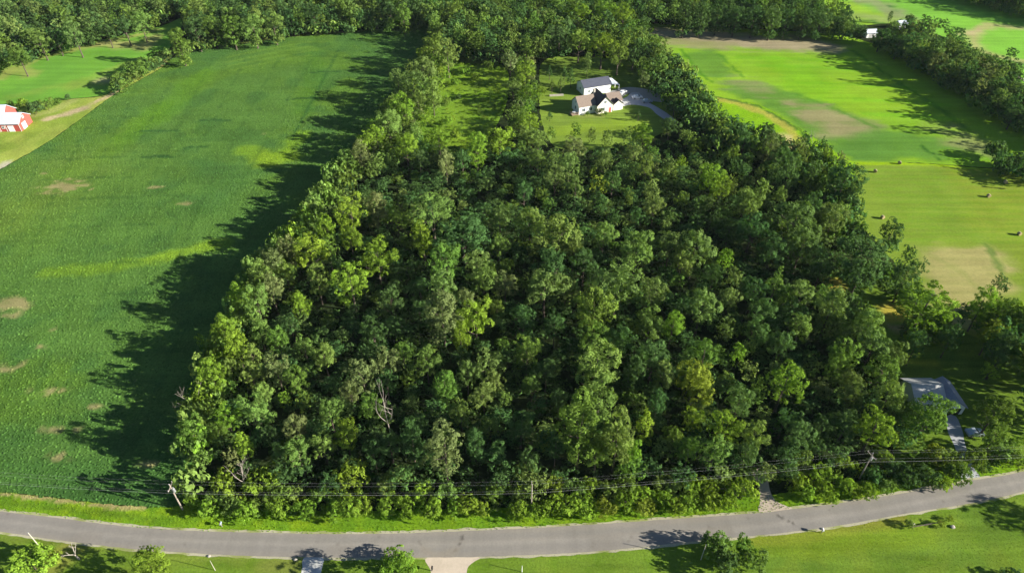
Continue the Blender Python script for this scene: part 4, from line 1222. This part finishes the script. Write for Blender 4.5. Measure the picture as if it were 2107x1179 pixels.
def window(root, x, y, z, w, h, ang, name="window"):
    """framed window on a wall; ang is the direction the wall faces"""
    r = Matrix.Translation((x, y, z)) @ Matrix.Rotation(ang, 4, 'Z')
    fr = MB().box(-.02, .07, -w / 2 - .1, -w / 2, -h / 2 - .1, h / 2 + .1, r).box(-.02, .07, w / 2, w / 2 + .1, -h / 2 - .1, h / 2 + .1, r)
    fr.box(-.02, .07, -w / 2, w / 2, h / 2, h / 2 + .1, r).box(-.02, .08, -w / 2, w / 2, -h / 2 - .1, -h / 2, r).box(-.01, .05, -.03, .03, -h / 2, h / 2, r)
    o = fr.build(name, M_trim, root)
    MB().box(-.02, .03, -w / 2, w / 2, -h / 2, h / 2, r).build("pane", M_glass, o)
    return o

def door(root, x, y, w, h, ang, mat, name="door", handle=True):
    r = Matrix.Translation((x, y, 0)) @ Matrix.Rotation(ang, 4, 'Z')
    o = MB().box(-.02, .06, -w / 2, w / 2, .03, h, r).build(name, mat, root)
    fr = MB().box(-.02, .09, -w / 2 - .12, -w / 2, .03, h + .12, r).box(-.02, .09, w / 2, w / 2 + .12, .03, h + .12, r).box(-.02, .09, -w / 2, w / 2, h, h + .12, r)
    fr.build("frame", M_trim, o)
    if handle: MB().box(.06, .11, w / 2 - .2, w / 2 - .12, .95, 1.1, r).build("handle", M_metal, o)
    return o
HP = math.pi / 2

# white shed behind the house
c = P(1222, 188)
sh_ = empty("shed", (c.x, c.y, 0), math.radians(20))
tag(sh_, "long white shed with dark blue-grey roof and pale lean-to behind the house", "shed")
gable(sh_, -6.2, 6.2, -3.2, 4.2, 3.5, 1.9, M_white, M_navy)
MB().slab([(6.25, -3.3, 3.6), (10.4, -3.3, 2.7), (10.4, 4.3, 2.7), (6.25, 4.3, 3.6)], .14).build("lean_to_roof", M_palemetal, sh_)
for yy in (-3.1, .5, 4.1): MB().box(10.1, 10.3, yy - .1, yy + .1, 0, 2.6).build("post", M_trim, sh_)
door(sh_, 3.2, -3.2, 3.0, 2.7, -HP, M_trim, "garage_door", False)
door(sh_, -.6, -3.2, 1.0, 2.1, -HP, M_trim)
window(sh_, -3.8, -3.2, 1.8, 1.0, .9, -HP)
window(sh_, -6.2, .5, 2.0, 1.0, .9, math.pi)
# white house
c = P(1229, 224)
ho = empty("house", (c.x, c.y, 0), math.radians(20))
tag(ho, "white country house with brown and shade-darkened gabled roofs beside the lawn", "house")
gable(ho, -9.6, -2.4, -3.0, 4.0, 3.4, 2.9, M_white, M_brown)
gable(ho, -2.398, 4.4, -4.6, 4.2, 3.5, 3.3, M_cream, M_shaderoof, axis='y')
gable(ho, 4.402, 10.0, -1.8, 5.0, 3.0, 2.1, M_white, M_brown)
gable(ho, 5.2, 9.4, -4.0, -1.802, 2.6, 1.6, M_cream, M_shaderoof, axis='y', over=.25)
window(ho, -7.6, -3.0, 1.9, 1.3, 1.3, -HP); window(ho, -4.6, -3.0, 1.9, 1.3, 1.3, -HP)
window(ho, -9.6, .4, 1.9, 1.1, 1.3, math.pi); window(ho, -9.6, .4, 4.3, .8, .8, math.pi)
window(ho, .0, -4.6, 1.7, 1.9, 1.4, -HP); window(ho, 1.0, -4.6, 4.6, 1.0, 1.0, -HP)
door(ho, 3.3, -4.6, 1.0, 2.1, -HP, M_red)
door(ho, 7.3, -4.0, 2.6, 2.1, -HP, M_trim, "garage_door", False)
MB().box(-1.2, -.4, 2.0, 2.8, 5.4, 7.6).build("chimney", M_stone, ho)
dk = MB().box(-12.6, -9.7, -3.2, -.4, .35, .5)
for q in ((-12.5, -3.1), (-12.5, -.6), (-9.9, -3.1)): dk.box(q[0], q[0] + .12, q[1], q[1] + .12, 0, 1.35)
dk.box(-12.5, -9.8, -3.1, -3.02, 1.25, 1.35).box(-12.5, -12.42, -3.1, -.5, 1.25, 1.35)
dk.build("deck", M_deck, ho)
# patio set on the deck
w_ = ho.matrix_basis @ Vector((-11.2, -1.7, .5))
pt_ = empty("patio_table", tuple(w_), .3); tag(pt_, "small white patio table on the deck of the house", "table")
MB().tube([(0, 0, .68), (0, 0, .74)], .75, 14).build("tabletop", M_trim, pt_)
for k in range(4): MB().tube([(math.cos(k * HP) * .55, math.sin(k * HP) * .55, 0), (math.cos(k * HP) * .5, math.sin(k * HP) * .5, .68)], .035, 5).build("leg", M_trim, pt_)

# retaining strip beside the shed
c = P(1145, 198)
w_ = MB().box(-3.0, 3.0, -.3, .3, 0, .7).build("low_wall", M_stone); w_.location = (c.x, c.y, 0); w_.rotation_euler.z = .12
tag(w_, "low pale stone wall at the end of the lawn left of the shed", "wall")

# red barn
c = P(45, 271)
ba = empty("barn", (c.x, c.y, 0), math.radians(2))
tag(ba, "red barn with white metal roof and white doors at the bean field", "barn")
gable(ba, -12.5, 0, 0, 8.2, 3.2, 2.6, M_red, M_wroof, over=.4)
gable(ba, -20, -7.2, 3.2, 12.2, 4.0, 3.4, M_red, M_wroof, over=.4)
door(ba, -3.4, 0, 1.9, 2.3, -HP, M_trim); door(ba, -9.4, 0, 2.4, 2.5, -HP, M_trim)
door(ba, 0, 3.0, 2.2, 2.4, 0, M_trim)
window(ba, 0, 4.1, 4.2, .9, .8, 0); window(ba, -6.2, 0, 1.8, .9, .9, -HP)
for xx in (-12.5, -7.6, -5.2, -.02): MB().box(xx - .09, xx + .09, -.05, -.012, 0, 3.1).build("trim_board", M_trim, ba)

# grey-roofed house by the paved driveway
c = P(1957, 852)
gh = empty("bungalow", (c.x, c.y, 0), math.radians(0))
tag(gh, "grey-roofed house with a white garage gable in the shade of trees", "house")
gable(gh, -8.2, -1.9, 1.2, 8.2, 2.7, 1.9, M_white, M_greyroof, over=.5)
gable(gh, -1.898, 2.3, 0, 7.4, 2.5, 1.5, M_white, M_blueroof, axis='y', over=.4)
door(gh, .2, 0, 2.7, 2.05, -HP, M_dark, "garage_door", False)  # near-black slab stands for the shade inside the garage opening
window(gh, -5.0, 1.2, 1.5, 1.5, 1.2, -HP); window(gh, -7.2, 1.2, 1.5, 1.5, 1.2, -HP); window(gh, 2.3, 3.4, 1.5, 1.2, 1.1, 0)

# small white outbuildings in the hedgerow and at the far corner
for (px, py, L_, W_, h, rz, lb) in [(1788, 76, 5.0, 3.6, 2.4, .1, "small white outbuilding in the gap of the far hedgerow"), (1852, 58, 4.5, 3.5, 2.5, .2, "pale shed half hidden by trees above the crop field"),
                                    (2, 22, 9, 7, 3.5, 0, "white building at the far corner beyond the woods")]:
    c = P(px, py)
    r = empty("outbuilding", (c.x, c.y, 0), rz); tag(r, lb, "shed", "small white outbuildings")
    gable(r, -L_ / 2, L_ / 2, -W_ / 2, W_ / 2, h, 1.2, M_white, M_wroof)
    door(r, 0, -W_ / 2, 1.6, 2.1, -HP, M_greyroof, handle=False)

# ---------------------------------------------------------------- vehicles
def car(px, py, rz, paint, label, kind="car", L_=4.4):
    c = P(px, py)
    r = empty("parked_car", (c.x, c.y, .03), rz); tag(r, label, kind)
    h = L_ / 2
    prof = [(-h, .45), (-h + .05, .95), (-h + .7, 1.02), (-h + 1.05, 1.42), (h - 1.9, 1.45), (h - 1.15, 1.0), (h - .1, .85), (h, .5), (h - .1, .28), (-h + .1, .28)]
    m = MB(); n = len(prof)
    def wid(z): return .88 if z < 1.03 else .68
    v = [(x, -wid(z), z) for x, z in prof] + [(x, wid(z), z) for x, z in prof]
    f = [tuple(range(n)), tuple(range(2 * n - 1, n - 1, -1))] + [(i, i + n, (i + 1) % n + n, (i + 1) % n) for i in range(n)]
    m.add(v, f).build("body", paint, r)
    g = MB()
    for sg in (-1, 1):
        g.add([(-h + .85, sg * .86, 1.05), (h - 1.25, sg * .86, 1.05), (h - 1.9, sg * .715, 1.39), (-h + 1.1, sg * .715, 1.39)], [(0, 1, 2, 3)])
    g.add([(h - 1.12, -.72, 1.05), (h - 1.12, .72, 1.05), (h - 1.80, .60, 1.42), (h - 1.80, -.60, 1.42)], [(0, 1, 2, 3)])
    g.build("glazing", M_glass, r)
    for sx in (-h + .85, h - .9):
        for sy in (-.8, .8):
            w = MB().tube([(sx, sy - .11, .32), (sx, sy + .11, .32)], .33, 12).build("wheel", M_tyre, r)
            MB().tube([(sx, sy - .125, .32), (sx, sy + .125, .32)], .17, 8).build("rim", M_metal, w)
    for sy in (-.6, .6):
        MB().box(h - .12, h + .01, sy - .16, sy + .16, .6, .75).build("headlight", M_trim, r)
    return r
M_carw = plain("white car paint", (.80, .80, .80), .25, .02, 1, 0, 0, .5)
M_carg = plain("silver-blue car paint", (.38, .44, .50), .25, .02, 1, 0, .3, .5)
car(1311, 203, .15, M_carw, "white car parked beside the house drive")
car(1331, 211, .1, M_carg, "silver-blue car parked beside the house drive")
car(1281, 193, .9, M_carw, "white car parked by the open end of the shed")
car(2003, 893, .05, M_carg, "white car toned grey for shade on the lawn right of the paved driveway", "car", 3.6)  # white car given grey paint to stand for the tree shade

# ---------------------------------------------------------------- hay bales
for k, (px, py) in enumerate([(1800, 355), (1850, 338), (2068, 378), (2033, 406), (2096, 484), (1815, 450)]):
    c = P(px, py)
    b = empty("hay_bale", (c.x, c.y, .02), 1.2 + k * .13); b.scale = (.75, .75, .75)
    m = MB(); g = random.Random(k); n = 18
    for xx, rr in ((-.62, .66), (-.56, .75), (.56, .75), (.62, .66)):
        for a in range(n):
            t = 2 * math.pi * a / n; q = rr * (1 + g.uniform(-.02, .02))
            m.v.append((xx, math.cos(t) * q, .74 + math.sin(t) * q * .985))
    for j in range(3):
        for a in range(n): m.f.append((j * n + a, j * n + (a + 1) % n, (j + 1) * n + (a + 1) % n, (j + 1) * n + a))
    m.f.append(tuple(range(n - 1, -1, -1))); m.f.append(tuple(range(3 * n, 4 * n)))
    m.build("roll", M_hay, b)
    wr = MB()
    for xx in (-.35, -.1, .15, .4):
        wr.tube([(xx, math.cos(t) * .765, .74 + math.sin(t) * .752) for t in np.linspace(0, 2 * math.pi, 17)], .02, 4)
    wr.build("twine", M_stone, b)
    tag(b, ["round hay bale nearest the wood below the field line", "round hay bale closest to the crop field line", "round hay bale near the dark corner tree of the meadow", "round hay bale in the open meadow, second from its right side",
            "round hay bale at the right side of the meadow", "round hay bale behind the big dark tree"][k], "hay bale", "round bales on the hay meadow")

# ---------------------------------------------------------------- power line
POLES = []
PB = [P(376, 1048), P(1093, 1048), P(1768, 984)]
ext0 = PB[0] + (PB[0] - PB[1]) * .8; ext0.y += 4
ext1 = PB[2] + (PB[2] - PB[1]) * .75; ext1.y -= 3
for k, p in enumerate(PB + [ext0, ext1]):
    r = empty("utility_pole", (p.x, p.y, 0), [.05, 0, .35, .1, .5][k])
    H = 8.4
    MB().tube([(0, 0, -.3), (0, 0, H * .5), (.03, 0, H)], [.17, .14, .10], 8).build("shaft", M_polewood, r)
    ca = MB().box(-.06, .06, -1.15, 1.15, H - .75, H - .6).build("crossarm", M_polewood, r)
    for yy in (-1.05, .0, 1.05):
        MB().tube([(0, yy, H - .6 if yy else H), (0, yy, H - .35 if yy else H + .25)], [.06, .05], 6).build("insulator", M_porc, r)
    MB().tube([(-.0, -.75, H - .68), (0, -.02, H - 1.3)], .025, 4).build("brace", M_metal, r)
    if k in (0, 2):
        t = MB().tube([(.33, 0, H - 2.3), (.33, 0, H - 2.25), (.33, 0, H - 1.25), (.33, 0, H - 1.2)], [.2, .26, .26, .2], 10).build("transformer", M_metal, r)
        MB().tube([(.33, .1, H - 1.2), (.33, .1, H - .95)], .05, 6).build("bushing", M_porc, t)
    tag(r, ["grey utility pole with transformer at the corner of the bean field", "grey utility pole standing in the middle of the roadside brush", "grey utility pole with transformer in brush between the two drives",
            "utility pole beside the bean field verge beyond the first one", "utility pole beyond the paved driveway"][k], "utility pole", "utility poles along the road")
    POLES.append((p, r.rotation_euler.z, H))
def wire(seq, yy, dz, sag, rad, label):
    m = MB(); pts = []
    for (p, a, H), (q, b, H2) in zip(seq[:-1], seq[1:]):
        A = Vector((p.x - math.sin(a) * yy, p.y + math.cos(a) * yy, H + dz)); Bv = Vector((q.x - math.sin(b) * yy, q.y + math.cos(b) * yy, H2 + dz))
        n = 20
        for i in range(n):
            t = i / n; w = A.lerp(Bv, t); w.z -= sag * 4 * t * (1 - t); pts.append(w)
    pts.append(Bv)
    o = m.tube(pts, rad, 5).build("power_line", M_cable)
    tag(o, label, "wire", "wires strung between the utility poles")
seq = [POLES[3], POLES[0], POLES[1], POLES[2], POLES[4]]
wire(seq, 0, .22, .8, .003, "topmost bare wire running pole to pole above the brush")
wire(seq, -1.05, -.36, .8, .003, "bare wire on the road side of the crossarms")
wire(seq, 1.05, -.36, .8, .003, "bare wire on the woodland side of the crossarms")
wire(seq, -.12, -2.6, .7, .0065, "thick lower cable running pole to pole through the brush")

# poles on the near side
for (px, py, h, r_, lb, mat) in [(97, 1143, 8.0, .09, "tall pale pole on the near verge beside the big shrub", M_palepole), (1442, 1151, 5.2, .07, "thin pale pole in front of the dark shrubs on the near lawn", M_palepole),
                             (443, 1173, 3.4, .05, "thin pale stake on the near lawn beside the round tree", M_palepole), (1074, 1176, 2.2, .06, "short white post on the near lawn beyond the beige driveway", M_trim)]:
    p = P(px, py)
    r = empty("pole", (p.x, p.y, 0)); tag(r, lb, "pole")
    MB().tube([(0, 0, -.2), (0, 0, h * .5), (.02, 0, h)], [r_ * 1.2, r_, r_ * .75], 7).build("shaft", mat, r)
    MB().tube([(0.02, 0, h), (0.02, 0, h + .08)], [r_ * 1.1, r_ * .9], 7).build("cap", M_metal, r)

# ---------------------------------------------------------------- dead trees
def dead_tree(px, py, h, seed, lean, label, r0=.16, forks=3, bx=(0, 0)):
    p = P(px, py)
    root = empty("dead_tree", (p.x, p.y, 0)); tag(root, label, "dead tree", "bare dead trees")
    g = random.Random(seed)
    def limb(m, a, d, l, r, depth):
        pts = [a]; q = a.copy(); dd = d.copy()
        for k in range(4):
            dd = (dd + Vector((g.uniform(-.18, .18), g.uniform(-.18, .18), g.uniform(-.02, .14)))).normalized()
            q = q + dd * l / 4; pts.append(q.copy())
        m.tube(pts, [r, r * .85, r * .65, r * .45, r * .2], 6)
        if depth:
            for k in range(3):
                t = g.uniform(.35, .9); i = min(3, int(t * 4)); b = pts[i].lerp(pts[i + 1], t * 4 - i)
                nd = (dd + Vector((g.uniform(-.9, .9), g.uniform(-.9, .9), g.uniform(.0, .5)))).normalized()
                limb(m, b, nd, l * g.uniform(.35, .55), r * .45, depth - 1)
    m = MB(); tr = Vector((lean, 0, h * .4))
    m.tube([(0, 0, -.2), tr * .5, tr], [r0 * 1.5, r0 * 1.1, r0], 8)
    m.build("trunk", M_dead, root)
    for k in range(forks):
        a = k * 6.28 / forks + g.uniform(-.5, .5)
        lm = MB(); limb(lm, tr * .92, Vector((math.cos(a) * .42 + lean * .2, math.sin(a) * .42, .95)).normalized(), h * .62, r0 * .7, 2)
        lm.build("branch", M_dead, root)
dead_tree(512, 1008, 8.0, 3, -.3, "bleached bare dead tree with upright forks in the roadside brush", .11, 5)
dead_tree(418, 858, 9.0, 5, -.8, "bare dead branches sticking out at the shaded bean field edge", .09, 3)
dead_tree(806, 900, 13.5, 8, -.3, "pale dead snag with broken limbs in the middle of the front wood", .11, 3)
dead_tree(163, 1150, 4.2, 11, -.2, "short white dead tree at the near edge of the road", .13, 3)
dead_tree(1668, 318, 9, 14, .1, "thin dark bare tree at the crop field margin", .10, 3)

# ---------------------------------------------------------------- haze
hz = MB().box(-900, 900, -80, 1500, -1, 135).build("haze", None)
hm, nt, N, L, out = new_mat("haze")
pv = N.new("ShaderNodeVolumePrincipled")
pv.inputs["Color"].default_value = (.80, .90, 1.0, 1)
pv.inputs["Density"].default_value = HAZE_D
pv.inputs["Anisotropy"].default_value = .0
L.new(pv.outputs[0], out.inputs["Volume"])
hz.data.materials.append(hm)
tag(hz, "thin pale summer haze over the fields and woods", "haze", kind='stuff')

# ---------------------------------------------------------------- small things along the road
def mailbox(px, py, rz, mat, label):
    p = P(px, py)
    r = empty("mailbox", (p.x, p.y, 0), rz); tag(r, label, "mailbox")
    MB().box(-.06, .06, -.06, .06, -.2, 1.0).build("post", M_polewood, r)
    m = MB(); n = 9
    sec = [(-.16, 1.0), (.16, 1.0), (.16, 1.22)] + [(.16 * math.cos(t), 1.22 + .16 * math.sin(t)) for t in np.linspace(.3, math.pi - .3, 6)] + [(-.16, 1.22)]
    k = len(sec)
    v = [(-.3, y, z) for y, z in sec] + [(.3, y, z) for y, z in sec]
    m.add(v, [tuple(range(k - 1, -1, -1)), tuple(range(k, 2 * k))] + [(i, (i + 1) % k, (i + 1) % k + k, i + k) for i in range(k)])
    b = m.build("box", mat, r)
    MB().box(-.05, .02, .17, .19, 1.15, 1.45).build("flag", M_red, b)
mailbox(457, 1083, 1.6, M_carg, "grey mailbox at the road edge below the brush")
mailbox(890, 1174, 1.6, M_tyre, "black mailbox beside the beige driveway")
mailbox(1690, 1096, 1.5, M_trim, "white mailbox on the near verge right of the gravel drive")
def boulder(px, py, r_, seed, label):
    p = P(px, py); g = np.random.default_rng(seed)
    m = MB(); n = 9
    v = []
    for j, (zz, rr) in enumerate(((0, .9), (.35, 1.0), (.62, .72), (.75, .3))):
        for k in range(n):
            t = 6.283 * k / n; q = rr * r_ * (.82 + .36 * g.random())
            v.append((math.cos(t) * q, math.sin(t) * q * .8, zz * r_))
    f = [(j * n + k, j * n + (k + 1) % n, (j + 1) * n + (k + 1) % n, (j + 1) * n + k) for j in range(3) for k in range(n)] + [tuple(range(3 * n, 4 * n))]
    o = m.add(v, f).build("boulder", M_stone); o.location = (p.x, p.y, .0)
    tag(o, label, "rock")
boulder(1960, 1084, .5, 1, "pale boulder at the lawn edge beside the log rail")
boulder(1878, 1078, .4, 2, "small pale rock at the near end of the log rail")
boulder(1692, 1088, .3, 3, "small stone beside the white mailbox")
boulder(430, 1144, .32, 4, "pale stones at the near road edge by the round tree")
boulder(608, 1151, .36, 5, "pale stone at the corner of the shaded driveway")
p = P(1905, 1082)
rl = empty("log_rail", (p.x, p.y, 0), .16); tag(rl, "low dark log rail on two posts at the near verge", "fence")
MB().tube([(-3.2, 0, .62), (0, 0, .60), (3.2, .05, .63)], [.10, .12, .09], 8).build("rail", M_bark, rl)
for xx in (-2.8, 2.8): MB().tube([(xx, .16, -.2), (xx, .16, .9)], .10, 7).build("post", M_polewood, rl)
